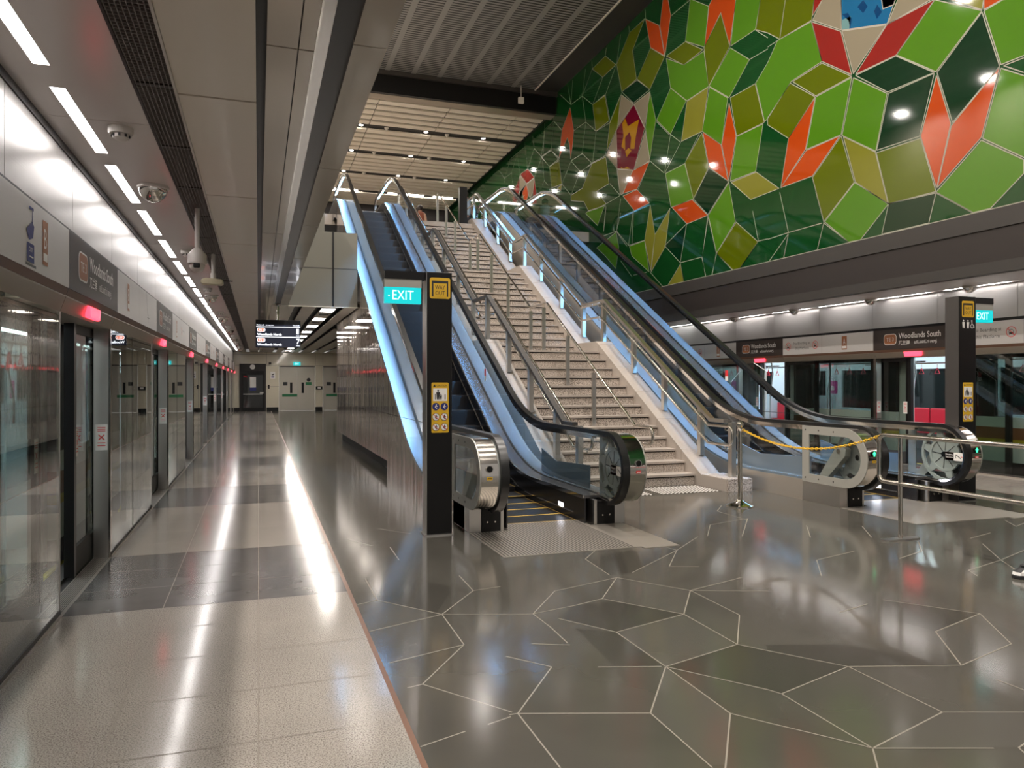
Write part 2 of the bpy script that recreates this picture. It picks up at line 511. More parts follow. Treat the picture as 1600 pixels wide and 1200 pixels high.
def read(s):
    out = []
    for ln in s.strip().splitlines():
        t = ln.split()
        k = t.pop(0) if ',' not in t[0] else None
        out.append((k, [tuple(map(float, p.split(','))) for p in t]))
    return out
MURAL_TILES=('O 8.72,6.23 8.47,5.41 8.72,4.49 9.01,5.38\n'
'O 7.69,5.95 7.97,5.04 8.71,4.49 8.46,5.37\n'
'G 8.75,7.41 7.96,6.87 8.73,6.29 9.48,6.86\n'
'G 7.93,6.85 7.64,6.87 7.3,6.76 7.3,5.96 7.67,5.97\n'
'O 7.93,7.03 7.62,6.88 7.93,6.87\n'
'L 8.56,7.35 7.96,6.88 7.93,7.04\n'
'G 7.67,5.92 7.3,5.66 7.3,4.54 7.95,5.02\n'
'G 7.97,5 7.34,4.54 7.34,4.35 7.83,3.98 8.1,3.98 8.73,4.43\n'
'R 11.45,8.31 10.71,7.8 10.45,6.92 11.18,7.45\n'
'W 10.68,7.79 9.69,7.45 10.41,6.92\n'
'R 9.67,7.45 8.75,7.42 9.49,6.86 10.36,6.89\n'
'W 11.15,8.61 10.7,8.39 10.7,7.82 11.43,8.33\n'
'W 9.43,7.79 8.73,7.45 9.66,7.45\n'
'B 10.7,8.4 9.49,7.81 9.67,7.46 10.69,7.81\n'
'N 10.32,8.05 10.19,8.11 10.09,7.95 10.19,7.88\n'
'N 9.95,7.8 9.88,7.88 9.78,7.71 9.89,7.64\n'
'O 9.79,7.94 9.49,7.8 9.53,7.71 9.76,7.75\n'
'C 10.68,7.99 10.47,7.96 10.51,7.75 10.68,7.82\n'
'N 10.68,8.09 10.54,8.05 10.45,7.9 10.49,7.74 10.52,7.9\n'
'R 11.38,8.72 11.15,8.61 11.43,8.41\n'
'Y 12.96,9.49 12.73,9.38 11.38,8.72 11.45,8.34 12.36,8.38 12.73,8.67 13.12,8.91\n'
'G 12.43,8.38 11.46,8.32 11.18,7.45 12.03,7.4 12.73,6.91 12.83,6.88 13.12,7.79 12.73,8.06\n'
'Y 11.98,7.38 11.18,7.42 10.45,6.89 11.34,6.87\n'
'Y 14.01,7.8 13.14,7.78 12.84,6.87 13.78,6.88\n'
'Y 12.05,7.38 11.36,6.86 12.1,6.31 12.73,6.78 12.73,6.93\n'
'G 11.34,6.85 10.45,6.87 10.7,5.94 11.6,5.94\n'
'G 10.41,6.85 9.67,6.3 9.91,5.41 10.68,5.92\n'
'O 11.36,6.85 11.62,5.95 12.33,5.39 12.1,6.31\n'
'O 10.73,5.93 11.43,5.39 12.33,5.39 11.6,5.92\n'
'Y 10.7,5.92 10.39,5.01 11.13,4.47 11.43,5.36\n'
'L 10.65,5.89 9.92,5.4 9.65,4.46 10.36,5\n'
'Y 9.9,5.38 9.01,5.35 8.73,4.44 9.64,4.46\n'
'G 10.38,5 9.64,4.46 10.25,3.97 10.52,3.98 11.11,4.46\n'
'O 17.82,11.31 17.1,10.81 16.82,9.9 17.54,10.42\n'
'O 16.9,11.42 16.66,11.3 16.52,10.8 16.8,9.89 17.06,10.79\n'
'O 14.69,10.34 13.8,9.9 14.03,8.97 14.37,9.86 15.01,9.37 14.85,10.23\n'
'Y 14.37,9.84 14.03,8.95 14.85,8.37 15.04,9.35\n'
'Y 16.74,9.86 15.84,9.84 15.08,9.32 15.91,9.3\n'
'G 16.74,9.8 15.91,9.3 15.04,9.27 14.85,8.37 15.77,8.37 16.53,8.97\n'
'G 15.62,10.78 14.83,10.22 15.01,9.35 15.84,9.85\n'
'G 14.01,8.91 13.33,8.37 14.05,7.82 14.83,8.37\n'
'G 13.81,9.91 12.96,9.49 13.13,8.92 13.99,8.94\n'
'G 14.81,8.34 14.1,7.83 14.34,6.86 15.11,7.41\n'
'L 15.77,8.35 14.86,8.36 15.11,7.41 16.02,7.45\n'
'O 14.05,7.71 13.8,6.89 14.06,5.97 14.33,6.86\n'
'O 15.08,7.38 14.36,6.87 14.09,5.98 14.83,6.49\n'
'G 13.78,6.87 12.88,6.85 13.12,5.93 14.01,5.95\n'
'Y 15.12,7.38 14.85,6.49 15.48,5.91 15.86,6.88\n'
'G 16.78,6.86 15.87,6.86 15.48,5.9 16.51,5.93\n'
'G 14.06,5.94 13.82,5.02 14.53,4.45 14.86,5.38\n'
'L 13.98,5.92 13.1,5.91 12.38,5.39 13.29,5.38\n'
'Y 13.79,5 13.05,4.44 13.68,3.96 13.91,3.97 14.53,4.44\n'
'O 17.59,7.4 18.29,6.83 19.13,6.91 18.55,7.41\n'
'O 19.13,6.84 18.29,6.82 17.61,6.29 18.45,6.27\n'
'O 16.47,5.92 15.55,5.91 14.88,5.38 15.77,5.36\n'
'L 17.56,6.23 17.31,5.39 17.54,4.48 17.87,5.35\n'
'L 16.55,5.92 16.78,4.99 17.52,4.43 17.31,5.39\n'
'G 18.74,5.33 17.87,5.33 17.62,4.45 18.59,5.03\n'
'G 19.56,5.89 19.39,5.42 19.58,4.82 20.27,5.3 20.88,5.65\n'
'Y 20.24,8.28 20.02,7.42 20.88,7.4 20.21,6.86 20.88,6.86 21.47,6.91 21.84,7.3 22.87,7.57 22.87,7.75 21.96,7.76 21.23,8.35\n'
'G 21.47,6.93 20.32,6.83 20.82,6.33 21.71,6.89\n'
'Y 24.82,9.24 23.92,9.21 23.66,8.33 24.59,8.42\n'
'L 24.06,8.29 23.66,8.31 23.77,8.11\n'
'W 19.23,9.78 18.5,9.26 19.48,8.93\n'
'W 17.56,9.26 17.87,8.4 18.45,9.24\n'
'W 19.53,8.85 19.5,7.73 20.24,8.31\n'
'W 17.84,8.31 17.59,7.42 18.45,7.4\n'
'W 19.48,7.7 18.52,7.41 19.2,6.88 19.32,6.96\n'
'M 18.48,9.24 17.87,8.38 18.48,7.41 19.53,7.73 19.53,8.87\n'
'K 19,9.02 18.83,8.74 18.64,8.74 18.18,8.72 18.36,8.32 18.45,7.99 18.69,8.06 18.64,8.36 18.74,8.55 19,8.48 19,8.11 19.23,8.29 19.1,8.55 19.18,8.94\n'
'K 19,8.09 18.79,8.12 18.62,7.99 18.91,7.89\n'
'K 19.27,7.71 19.08,7.62 18.88,7.61 18.69,7.51 18.83,7.53 19.25,7.65\n'
'Y 19.3,9.77 19.45,8.94 20.18,8.44 19.97,9.25\n'
'G 17.59,9.28 17.27,8.4 17.59,7.44 17.82,8.37\n'
'Y 21.17,10.18 20.32,10.18 20.02,9.29 20.94,9.28\n'
'Y 19.53,10.77 18.74,11.35 17.87,11.34 18.55,10.77 18.32,9.88 19.2,9.85\n'
'Y 18.29,9.87 17.54,10.41 16.82,9.88 17.59,9.32\n'
'Y 21.2,11.31 20.27,11.33 19.58,10.79 20.45,10.76\n'
'G 16.53,8.96 15.8,8.38 16.53,7.79 17.23,8.38\n'
'O 22.94,10.71 22.64,9.85 22.73,9.4 22.9,8.97 23,9.48 23.18,9.78 23.92,9.28 23.66,10.18\n'
'R 27.08,9.78 26.37,9.26 27.21,9.24 27.96,9.8\n'
'W 28.01,9.78 27.26,9.24 28.15,9.11 28.4,8.94 28.06,8.8\n'
'W 26.37,9.24 26.5,8.74 26.81,8.57 27.03,8.74 27.24,9.22\n'
'O 27.26,9.21 26.99,8.86 27.17,8.59 27.54,8.68 27.72,9.04\n'
'R 28.03,9.72 28.4,9.49 28.8,9.3 28.9,8.83 28.4,8.68 28.12,9.13\n'
'R 26.35,9.22 26.16,8.66 26.11,8.22 26.54,8.29 26.5,8.74\n'
'L 16.07,4.42 15.91,3.97 16.68,3.95\n'
)
MURAL_DARK=('10.36,6.87 9.49,6.85 8.76,6.29 9.66,6.32\n'
'9.64,6.29 8.76,6.28 9.03,5.39 9.89,5.42\n'
'7.96,6.85 7.69,5.96 8.44,5.41 8.71,6.27\n'
'14.83,6.47 14.07,5.96 14.88,5.4 15.48,5.9\n'
'16.82,5.01 15.78,5.37 16.07,4.46\n'
'19.21,9.86 18.29,9.84 17.59,9.32 18.5,9.28\n'
'9.64,4.46 8.73,4.42 8.86,3.98 9.78,3.98\n'
)
MURAL_LINES=('17.84,11.58 17.82,11.33 18.74,11.35 18.76,11.54\n'
'19.53,10.77 19.27,11.54\n'
'20.27,11.34 20.21,11.55\n'
'21.2,11.31 21.23,11.55\n'
'21.96,10.74 21.71,11.52\n'
'21.96,10.74 21.2,11.31\n'
'21.17,10.18 20.45,10.76\n'
'21.17,10.18 21.96,10.74 22.87,10.78 23.14,11.5\n'
'22.87,10.78 22.73,11.56\n'
'23.84,11.48 22.87,10.78\n'
'21.17,10.18 20.27,10.15 19.58,10.76\n'
'20.27,10.15 19.94,9.22 19.21,9.83\n'
'19.94,9.22 20.92,9.27 21.69,9.81 21.96,10.74\n'
'21.69,9.81 22.63,9.84\n'
'20.92,9.27 21.17,8.35\n'
'21.69,9.81 21.96,8.88 21.23,8.37 20.21,8.32\n'
'21.96,8.88 22.87,8.9 22.09,8.32 21.23,8.37\n'
'23.7,10.22 24.4,10.75 25.29,10.73 25.45,9.72\n'
'24.4,10.75 24.66,9.78 25.61,9.8 24.82,9.25 23.87,9.27 24.66,9.78\n'
'24.4,10.75 24.46,10.89\n'
'25.29,10.73 25.29,10.96\n'
'22.87,8.88 23.66,8.33 22.87,7.75\n'
'22.15,8.34 22.87,7.75\n'
'22.15,8.34 21.23,8.34\n'
'19.97,7.41 19.3,6.9 20.21,6.86\n'
'20.24,6.84 20.4,6.06\n'
'19.27,6.8 19.53,5.92\n'
'18.52,6.27 18.79,5.36\n'
'20.4,5.93 19.53,5.91 18.79,5.36 17.87,5.34\n'
'20.24,8.31 19.53,7.75 19.32,6.96\n'
'26.37,10.36 25.61,9.83 24.82,9.25\n'
'25.61,9.83 24.7,9.82 23.95,9.25\n'
'25.61,9.83 25.29,10.76\n'
'25.29,10.73 24.4,10.74 23.7,10.2\n'
'24.4,10.74 24.66,9.81\n'
'27.08,9.8 26.37,10.36 26.54,10.89\n'
'27.44,10.92 27.12,9.82\n'
'29.26,10.76 27.44,10.73\n'
'28.3,10.7 29.05,10.15 28.9,9.65\n'
'28.3,10.63 28.01,9.81\n'
'29.21,10.76 29.95,10.15 29.05,10.15\n'
'31.65,10.74 30.72,10.7 29.95,10.15 29.95,9.98\n'
'25.57,9.79 26.37,9.26\n'
'25.53,9.74 25.33,8.87 24.93,8.59\n'
'25.33,8.87 25.53,8.74\n'
'22.87,8.88 23.66,8.33 22.87,7.75\n'
'29.95,9.68 28.6,8.79 27.44,8.84\n'
'34.09,10.69 33.15,10.69 32.51,10.23\n'
'15.78,5.37 16.07,4.46 15.13,4.45 14.96,3.98\n'
'14.88,5.37 15.11,4.44\n'
'14.86,5.33 14.54,4.45 14.7,3.97\n'
'16.07,4.45 15.91,3.97\n'
'16.82,5.01 16.07,4.46\n'
'14.54,4.45 13.92,3.96\n'
'17.56,4.43 16.9,3.95\n'
'13.22,5.12 13.03,4.45 12.73,4.44\n'
'13.03,4.45 13.67,3.97\n'
'12.36,5.31 12.1,4.45 11.18,4.45\n'
'12.1,4.45 12.73,4.43\n'
'12.1,4.43 12.24,3.98\n'
'12.1,4.43 12.68,3.98\n'
'11.34,5.07 11.13,4.45 11.3,3.98\n'
'11.13,4.44 10.52,3.98\n'
'9.64,4.46 9.78,3.98\n'
'9.64,4.46 10.25,3.97\n'
'8.73,4.42 8.86,3.98\n'
'8.73,4.42 8.11,3.98\n'
'13.33,8.37 12.73,8.34\n'
'13.12,8.9 12.73,8.57\n'
'12.73,8.38 12.43,8.38\n'
'15.62,10.76 16.48,10.78\n'
'17.54,10.42 18.29,9.87\n'
'16.05,7.44 16.53,7.79 16.82,6.89\n'
'15.87,6.87 15.21,7.41\n'
'17.23,8.34 16.59,7.8\n'
'16.05,7.44 16.8,6.88\n'
'17.59,7.42 16.86,6.9\n'
'17.59,7.42 18.23,6.8\n'
'18.88,5.35 19.53,5.89\n'
'18.59,5.32 18.5,6.27\n'
'20.21,6.78 20.38,6.07\n'
'19.27,6.39 19.53,5.91\n'
'18.5,4.48 17.74,4.46\n'
'19.27,5 18.59,4.45\n'
'14.85,5.36 15.11,4.45 14.98,3.98\n'
'14.53,4.42 14.72,3.98\n'
'7.63,5.94 7.34,5.93\n'
'7.63,5.94 7.34,5.73\n'
'12.19,9.1 12.36,8.38\n'
'23.14,11.52 22.9,10.79\n'
)
FLOOR_LINES=('1.68,4.5 2.01,4.94 2.6,5.13 2.25,4.66 2.01,4.58 1.68,4.5\n'
'1.68,4.5 1.69,4.22 1.68,3.93\n'
'1.48,3.99 1.68,3.9\n'
'1.28,3.85 1.46,3.63 1.11,3.17 1.07,3.17\n'
'1.69,3.55 2.01,3.45\n'
'1.11,3.17 1.68,2.98 2.03,3.44 2.03,4.01 1.8,4.36\n'
'2.03,4.01 2.6,4.18 2.59,3.6 2.03,3.44\n'
'2.6,4.18 2.25,4.66\n'
'2.6,5.13 2.94,4.64 2.6,4.18\n'
'2.94,4.64 3.5,4.82\n'
'2.94,4.64 2.93,4.05 2.59,3.6\n'
'2.94,4.64 3.46,4.45\n'
'2.59,3.6 2.69,3.46 2.94,3.13 2.38,2.96\n'
'2.03,3.44 2.35,3.02 2.38,2.96\n'
'2.03,3.44 2.02,2.86 2.12,2.73 2.36,2.43 2.38,2.4\n'
'2.02,2.86 1.7,2.44\n'
'1.68,2.98 1.67,2.48\n'
'1.11,3.17 1.11,2.67\n'
'2.38,2.96 2.38,2.4 2.94,2.56 2.94,3.13\n'
'2.94,2.56 3.32,2.43\n'
'2.38,2.4 2.26,2.25\n'
'2.38,2.4 2.85,2.24\n'
'2.94,3.13 3.52,2.95 4.08,3.1 4.42,3.57 3.85,3.4 3.52,2.95\n'
'3.57,3.88 3.89,3.97\n'
'4.07,4.01 4.42,3.57\n'
'3.53,2.58 3.52,2.75\n'
'3.05,2.24 2.95,2.21 2.91,2.13\n'
'0.59,5.07 0.77,5.13 0.77,5.71\n'
'0.77,5.13 1.12,4.68 1.46,5.14 1.47,5.57\n'
'1.12,4.68 0.59,4.5\n'
'1.12,4.68 1.55,4.53 1.68,4.5\n'
'1.12,4.68 1.11,4.1 0.77,3.63 1.09,3.19\n'
'1.11,4.1 0.66,3.96\n'
'0.77,3.63 0.69,3.61\n'
'1.46,5.14 1.68,5.18\n'
'0.59,3.01 0.84,3.08\n'
'0.95,3.11 1.07,3.15\n'
'2.58,5.21 2.62,5.75 2.84,6.02\n'
'2.78,5.22 3.53,5.79 3.16,5.3 3.39,5.22\n'
'4.14,6.23 4.49,6.71 5.09,6.89 4.46,6.12\n'
'5.04,7.39 5.32,7.71\n'
'5.04,7.39 5.03,6.82\n'
'3.49,6 3.53,5.79 4.03,6.23\n'
'1.16,7.62 1.42,7.28\n'
'0.77,7.23 0.98,6.86\n'
'1.13,6.74 1.12,6.23\n'
'5.42,6.35 5.04,5.85\n'
'4.45,5.09 5,5.25\n'
'4.45,5.09 4.12,4.66\n'
'5.94,6.13 5.6,5.66\n'
'5.87,5.37 5.57,5.06 5.16,4.91\n'
'6.35,5.1 5.92,4.59 5.35,4.42 5.26,4.27\n'
'5.92,4.59 6.46,4.79\n'
'5.92,4.59 5.7,4.28\n'
'7.68,5.91 7.45,5.61 7.7,5.71\n'
'6.46,5.32 6.89,5.45\n'
)
FLOOR_DARK=('1.8,4.36 2.03,4.01 2.6,4.18 2.31,4.59 1.99,4.57\n'
'2.03,3.44 2.59,3.6 2.69,3.46 2.94,3.13 2.38,2.96 2.35,3.02\n'
'1.83,4.15 2.03,4.01 2.02,3.46 1.78,3.53\n'
'0.77,5.13 1.15,5.55 1.35,5.27 1.09,4.71\n'
'2.62,5.75 3.14,5.92 3.53,5.79 2.79,5.22 2.59,5.23\n'
'2.74,3.54 3.17,3.4 3.51,2.95 2.94,3.13 2.69,3.46\n'
'4.07,4.01 4.42,3.57 3.85,3.4 3.79,3.6\n'
)
FLOOR_LIGHT=('2.6,5.13 2.94,4.64 2.6,4.18 2.25,4.66\n'
'2.03,4.01 2.6,4.18 2.59,3.6 2.03,3.44\n'
'3.52,2.95 4.08,3.1 4.42,3.57 3.85,3.4\n'
'1.68,2.98 2.03,3.44 2.02,2.86 1.74,2.48 1.68,2.5\n'
'2.38,2.4 2.94,2.56 3.32,2.43 3,2.2\n'
)

# ------------------------------------------------------------------ setting
PITCH = 4.3
Y0, Y1 = -8.0, 40.5          # ends of the modelled hall
KS = range(-3, 9)
DOOR_L, DOOR_R = 5.41, 5.15  # where the first door opening starts on each side; openings are 1.71 wide
OPEN = 1.71
ZC = 3.05                    # platform ceiling
ZU = 6.24                    # upper floor
ZV = 11.6                    # ceiling of the tall hall
ZS = 10.9                    # slatted ceiling

def seg(mb, a, b, w, z, mt):
    d = Vector((b[0] - a[0], b[1] - a[1]))
    if d.length < 1e-4: return
    d.normalize(); n = Vector((-d.y, d.x)) * w / 2
    mb.poly([(a[0] + n.x, a[1] + n.y, z), (a[0] - n.x, a[1] - n.y, z), (b[0] - n.x, b[1] - n.y, z), (b[0] + n.x, b[1] + n.y, z)], mt)

f = MB()
f.poly([(.625, Y0, 0), (9.5, Y0, 0), (9.5, Y1, 0), (.625, Y1, 0)], 'tile_grey')
for xs, dr in (((-1.2, .6), DOOR_L), ((9.525, 11.14), DOOR_R)):
    x0, x1 = xs
    for k in range(-4, 9):
        a = dr + PITCH * k; b = a + OPEN; c = a + PITCH
        lo, hi = max(a, Y0), min(b, Y1)
        if hi > lo: f.poly([(x0, lo, 0), (x1, lo, 0), (x1, hi, 0), (x0, hi, 0)], 'tile_dark')
        lo2, hi2 = max(b, Y0), min(c, Y1)
        if hi2 > lo2: f.poly([(x0, lo2, 0), (x1, lo2, 0), (x1, hi2, 0), (x0, hi2, 0)], 'granite_light')
        for q in (a + .57, a + 1.14, b, c - .46, c - 1.017, c - 1.573, c - 2.13, c):
            if Y0 < q < Y1: seg(f, (x0, q), (x1, q), .005, .0008, 'joint_dark')
    for x in ((-.6, 0.0) if x0 < 0 else (10.125, 10.725)):
        seg(f, (x, Y0), (x, Y1), .006, .0009, 'joint_dark')
for x in (.6, 9.5):
    f.poly([(x, Y0, .001), (x + .026, Y0, .001), (x + .026, Y1, .001), (x, Y1, .001)], 'strip_bronze')
def clipx(p): return (min(max(p[0], .63), 9.49), p[1])
for src, mt in ((FLOOR_DARK, 'tile_greydark'), (FLOOR_LIGHT, 'tile_greylight')):
    for _, ps in read(src):
        f.poly([(*clipx(p), .0004) for p in ps], mt)
for _, ps in read(FLOOR_LINES):
    for a, b in zip(ps, ps[1:]):
        if min(a[0], b[0]) > .5: seg(f, clipx(a), clipx(b), .007, .0012, 'joint_light')
floor = struct(f, 'floor')

# the trackside floor under the screens and the tunnel walls behind the trains
t = MB()
for s, x in ((-1, -1.2), (1, 11.14)):
    t.box(x + s * .0, x + s * .42, Y0, Y1, -.5, -.02, 'dark')
    t.box(x + s * 4.6, x + s * 4.8, Y0, Y1, -1.4, 4.2, 'dark')
    t.box(x + s * .42, x + s * 4.8, Y0, Y1, -1.5, -1.4, 'dark')
    t.box(x + s * .3, x + s * 4.8, Y0, Y1, 3.3, 3.4, 'dark')
struct(t, 'wall_tunnel')

# --- ceiling over the near platform
c = MB()
for k in range(-4, 24):                                   # metal panels between the lamps and the grille
    a = 4.95 - 2 * 2.13 + 2.13 * (k - 2)
    lo, hi = max(a, Y0), min(a + 2.122, Y1)
    if hi > lo:
        c.box(-1.19, -1.04, lo, hi, ZC, ZC + .03, 'ceiling_metal')
        c.box(-.965, -.62, lo, hi, ZC, ZC + .03, 'ceiling_metal')
c.box(-1.04, -.965, Y0, Y1, ZC + .02, ZC + .05, 'ceiling_metal')
for k in range(-8, 26):
    lo = 2.99 + 1.483 * k + 1.18
    if Y0 < lo < Y1 - .4: c.box(-1.04, -.965, lo, lo + .303, ZC, ZC + .02, 'ceiling_metal')
c.box(-1.22, -1.19, Y0, Y1, ZC - .05, ZC + .02, 'dark_brown')
for k in range(-6, 17):                                   # cream panels
    a = 4.37 + 2.27 * k
    lo, hi = max(a, Y0), min(a + 2.245, Y1)
    if hi > lo:
        c.box(-.41, -.012, lo, hi, ZC, ZC + .03, 'cream')
c.box(-.425, -.412, Y0, Y1, ZC - .006, ZC + .03, 'plastic_white')
c.box(-.425, -.012, Y0, Y1, ZC + .03, ZC + .04, 'dark').box(.035, .25, Y0, Y1, ZC + .03, ZC + .04, 'dark')
c.box(-.012, .035, Y0, Y1, ZC + .10, ZC + .12, 'black')
for k in range(-6, 10):
    lo, hi = max(3.6 + 4.54 * k, Y0), min(3.6 + 4.54 * (k + 1) - .012, Y1)
    if hi > lo:
        c.box(.035, .172, lo, hi, ZC, ZC + .03, 'cream_grey')
        c.box(.178, .245, lo, hi, ZC, ZC + .03, 'cream_grey')
c.box(.245, .252, Y0, 15.6, ZC - .012, ZC + .03, 'steel_polished')
c.box(.252, .305, Y0, 15.6, ZC - .004, ZC + .03, 'trim_steel')
c.box(.305, .412, Y0, 15.6, ZC + .02, ZC + .05, 'soffit_dark')
for k in range(-6, 9):
    lo, hi = max(3.46 + 2.07 * k, Y0), min(3.46 + 2.07 * (k + 1) - .01, 15.7)
    if hi > lo:
        c.box(.412, .565, lo, hi, ZC - .003, ZC + .05, 'cream_grey')
c.box(-1.25, .56, Y0, Y1, ZC + .2, ZC + .35, 'dark')  # unseen slab added above the panels to stop light leaks
struct(c, 'ceiling')

g = MB()                                                  # open wire grille over a dark plenum
g.box(-.62, -.425, Y0, Y1, ZC + .15, ZC + .17, 'black')
g.box(-.622, -.608, Y0, Y1, ZC - .004, ZC + .15, 'dark_brown')
x = -.605
while x < -.43:
    g.box(x, x + .0035, Y0, Y1, ZC + .001, ZC + .022, 'mesh_grey'); x += .0225
y = 1.0
while y < 24:
    w = .035 if int(round((y - 1.0) / .033)) % 33 == 0 else .0035
    g.box(-.61, -.425, y, y + w, ZC + .002, ZC + .024, 'mesh_grey' if w < .01 else 'dark'); y += .033 if y < 12 else .066
struct(g, 'ceiling_grille')

# --- lower slatted ceiling beyond the bulkhead, the bulkhead itself and the upper floor
b = MB()
b.box(.56, 1.95, 15.70, 15.78, ZC, 4.60, 'panel_olive')
b.box(.56, 1.95, 15.695, 15.70, 3.84, 3.852, 'dark')
b.box(1.44, 1.475, 15.683, 15.70, ZC, 4.60, 'black')
b.box(.56, 1.3, 15.9, 15.98, 4.60, ZU, 'panel_olive')
b.box(.56, 1.98, 15.66, 15.70, ZC - .012, ZC, 'cream')
struct(b, 'wall_bulkhead')
b = MB()
xs = [.252, .70, .86, 1.13, 1.26, 1.56, 1.70, 1.95, 2.1, 2.6, 2.75, 3.25, 3.4, 3.9]
for i in range(0, len(xs) - 1, 2):
    y = 15.8
    while y < Y1:
        if xs[i + 1] < 2.0 or y > 20.3: b.box(xs[i], xs[i + 1], y, min(y + 2.2, Y1), ZC, ZC + .03, 'cream')
        y += 2.21
b.box(.252, 2.0, 15.8, 20.4, ZC + .12, ZC + .14, 'dark').box(.252, 3.7, 20.4, 22.0, ZC + .12, ZC + .14, 'dark').box(.252, 9.8, 22.0, Y1, ZC + .12, ZC + .14, 'dark')
struct(b, 'ceiling_low')

u = MB()
u.box(.56, 9.9, 21.46, Y1, ZU - .3, ZU, 'granite_smooth')
u.box(-4.0, .56, Y0, Y1, ZC + .36, ZU, 'cream')
struct(u, 'floor_upper')
w = MB()
w.box(-4.1, -4.0, Y0, Y1, ZU, ZV, 'cream')
w.box(-4.0, 9.9, Y1, Y1 + .1, ZU, ZV, 'dark')
w.box(.57, 9.9, 39.6, 40.4, ZS - 1.1, ZS - .01, 'dark_brown')
struct(w, 'wall_upper')

# --- tall hall: grille ceiling, cross beam, slatted ceiling
m_ = mat('grille_ceiling', (.34, .33, .32), .45)
nt = m_.node_tree; bs = nt.nodes['Principled BSDF']
geo = nt.nodes.new('ShaderNodeNewGeometry'); sep = nt.nodes.new('ShaderNodeSeparateXYZ')
nt.links.new(geo.outputs['Position'], sep.inputs[0])
def mth(op, a, b_=None):
    n = nt.nodes.new('ShaderNodeMath'); n.operation = op
    for i, v in enumerate((a, b_)):
        if v is None: continue
        if isinstance(v, (int, float)): n.inputs[i].default_value = v
        else: nt.links.new(v, n.inputs[i])
    return n.outputs[0]
sl = mth('GREATER_THAN', mth('FRACT', mth('DIVIDE', sep.outputs[1], .13)), .52)
cx = mth('FRACT', mth('DIVIDE', mth('SUBTRACT', sep.outputs[0], .42), .86))
inx = mth('GREATER_THAN', cx, .19)
msk = mth('MULTIPLY', sl, inx)
mix = nt.nodes.new('ShaderNodeMix'); mix.data_type = 'RGBA'
mix.inputs[6].default_value = (.25, .245, .24, 1); mix.inputs[7].default_value = (.006, .006, .006, 1)
nt.links.new(msk, mix.inputs[0]); nt.links.new(mix.outputs[2], bs.inputs['Base Color'])
v = MB()
v.box(-4.0, 9.06, Y0, 24.15, ZV, ZV + .05, 'grille_ceiling')
v.box(9.03, 9.08, Y0, 24.15, ZV - .02, ZV + .05, 'plastic_white')
v.box(9.08, 10.0, Y0, 24.15, ZV + .02, ZV + .08, 'dark')
struct(v, 'ceiling_upper')
v = MB()
v.box(-4.0, 9.9, 24.15, 24.3, ZS, ZV + .05, 'black')
v.box(-4.0, 9.9, 24.05, 24.15, ZV - .12, ZV + .02, 'dark')
v.box(-4.0, 9.9, 24.3, 24.75, ZS - .01, ZS + .05, 'header_metal')
struct(v, 'beam')
v = MB()
ROWS = [27.45, 30.58, 33.7, 36.9]
y = 24.85; i = 0
edges = []
for r0, r1 in zip([24.45] + ROWS, ROWS + [40.0]):
    n = 5
    a, bb = r0 + .33, r1 - .05
    st = (bb - a) / n
    for q in range(n):
        for xa, xb in ((-4.0, 1.37), (1.40, 3.80), (3.83, 6.23), (6.26, 8.66), (8.69, 9.68)):
            v.box(xa, xb, a + st * q + .10, a + st * (q + 1) - .10, ZS, ZS + .06, 'cream')
v.box(-4.0, 9.9, 24.3, Y1, ZS + .14, ZS + .16, 'black')
for r in ROWS:
    v.box(-4.0, 9.68, r + .02, r + .26, ZS + .05, ZS + .07, 'dark_grey')
struct(v, 'ceiling_slatted')

# --- right-hand beam, its ceiling
v = MB()
v.box(9.86, 10.0, Y0, Y1, ZC - .005, 3.21, 'dark_grey')
v.box(9.88, 10.0, Y0, Y1, 3.21, 3.68, 'dark_brown')
v.box(9.86, 10.0, Y0, Y1, 3.68, 3.955, 'dark_grey')
struct(v, 'beam_edge')
v = MB()
for k in range(-4, 20):
    lo, hi = max(2.13 * k, Y0), min(2.13 * k + 2.122, Y1)
    if hi > lo:
        v.box(10.0, 10.94, lo, hi, ZC, ZC + .03, 'ceiling_metal')
v.box(10.94, 11.02, Y0, Y1, ZC + .02, ZC + .05, 'ceiling_metal')
v.box(11.02, 11.16, Y0, Y1, ZC, ZC + .03, 'ceiling_metal')
v.box(10.0, 11.5, Y0, Y1, ZC + .2, ZC + .3, 'dark')  # unseen closing slab, added against light leaks on this side
struct(v, 'ceiling_right')

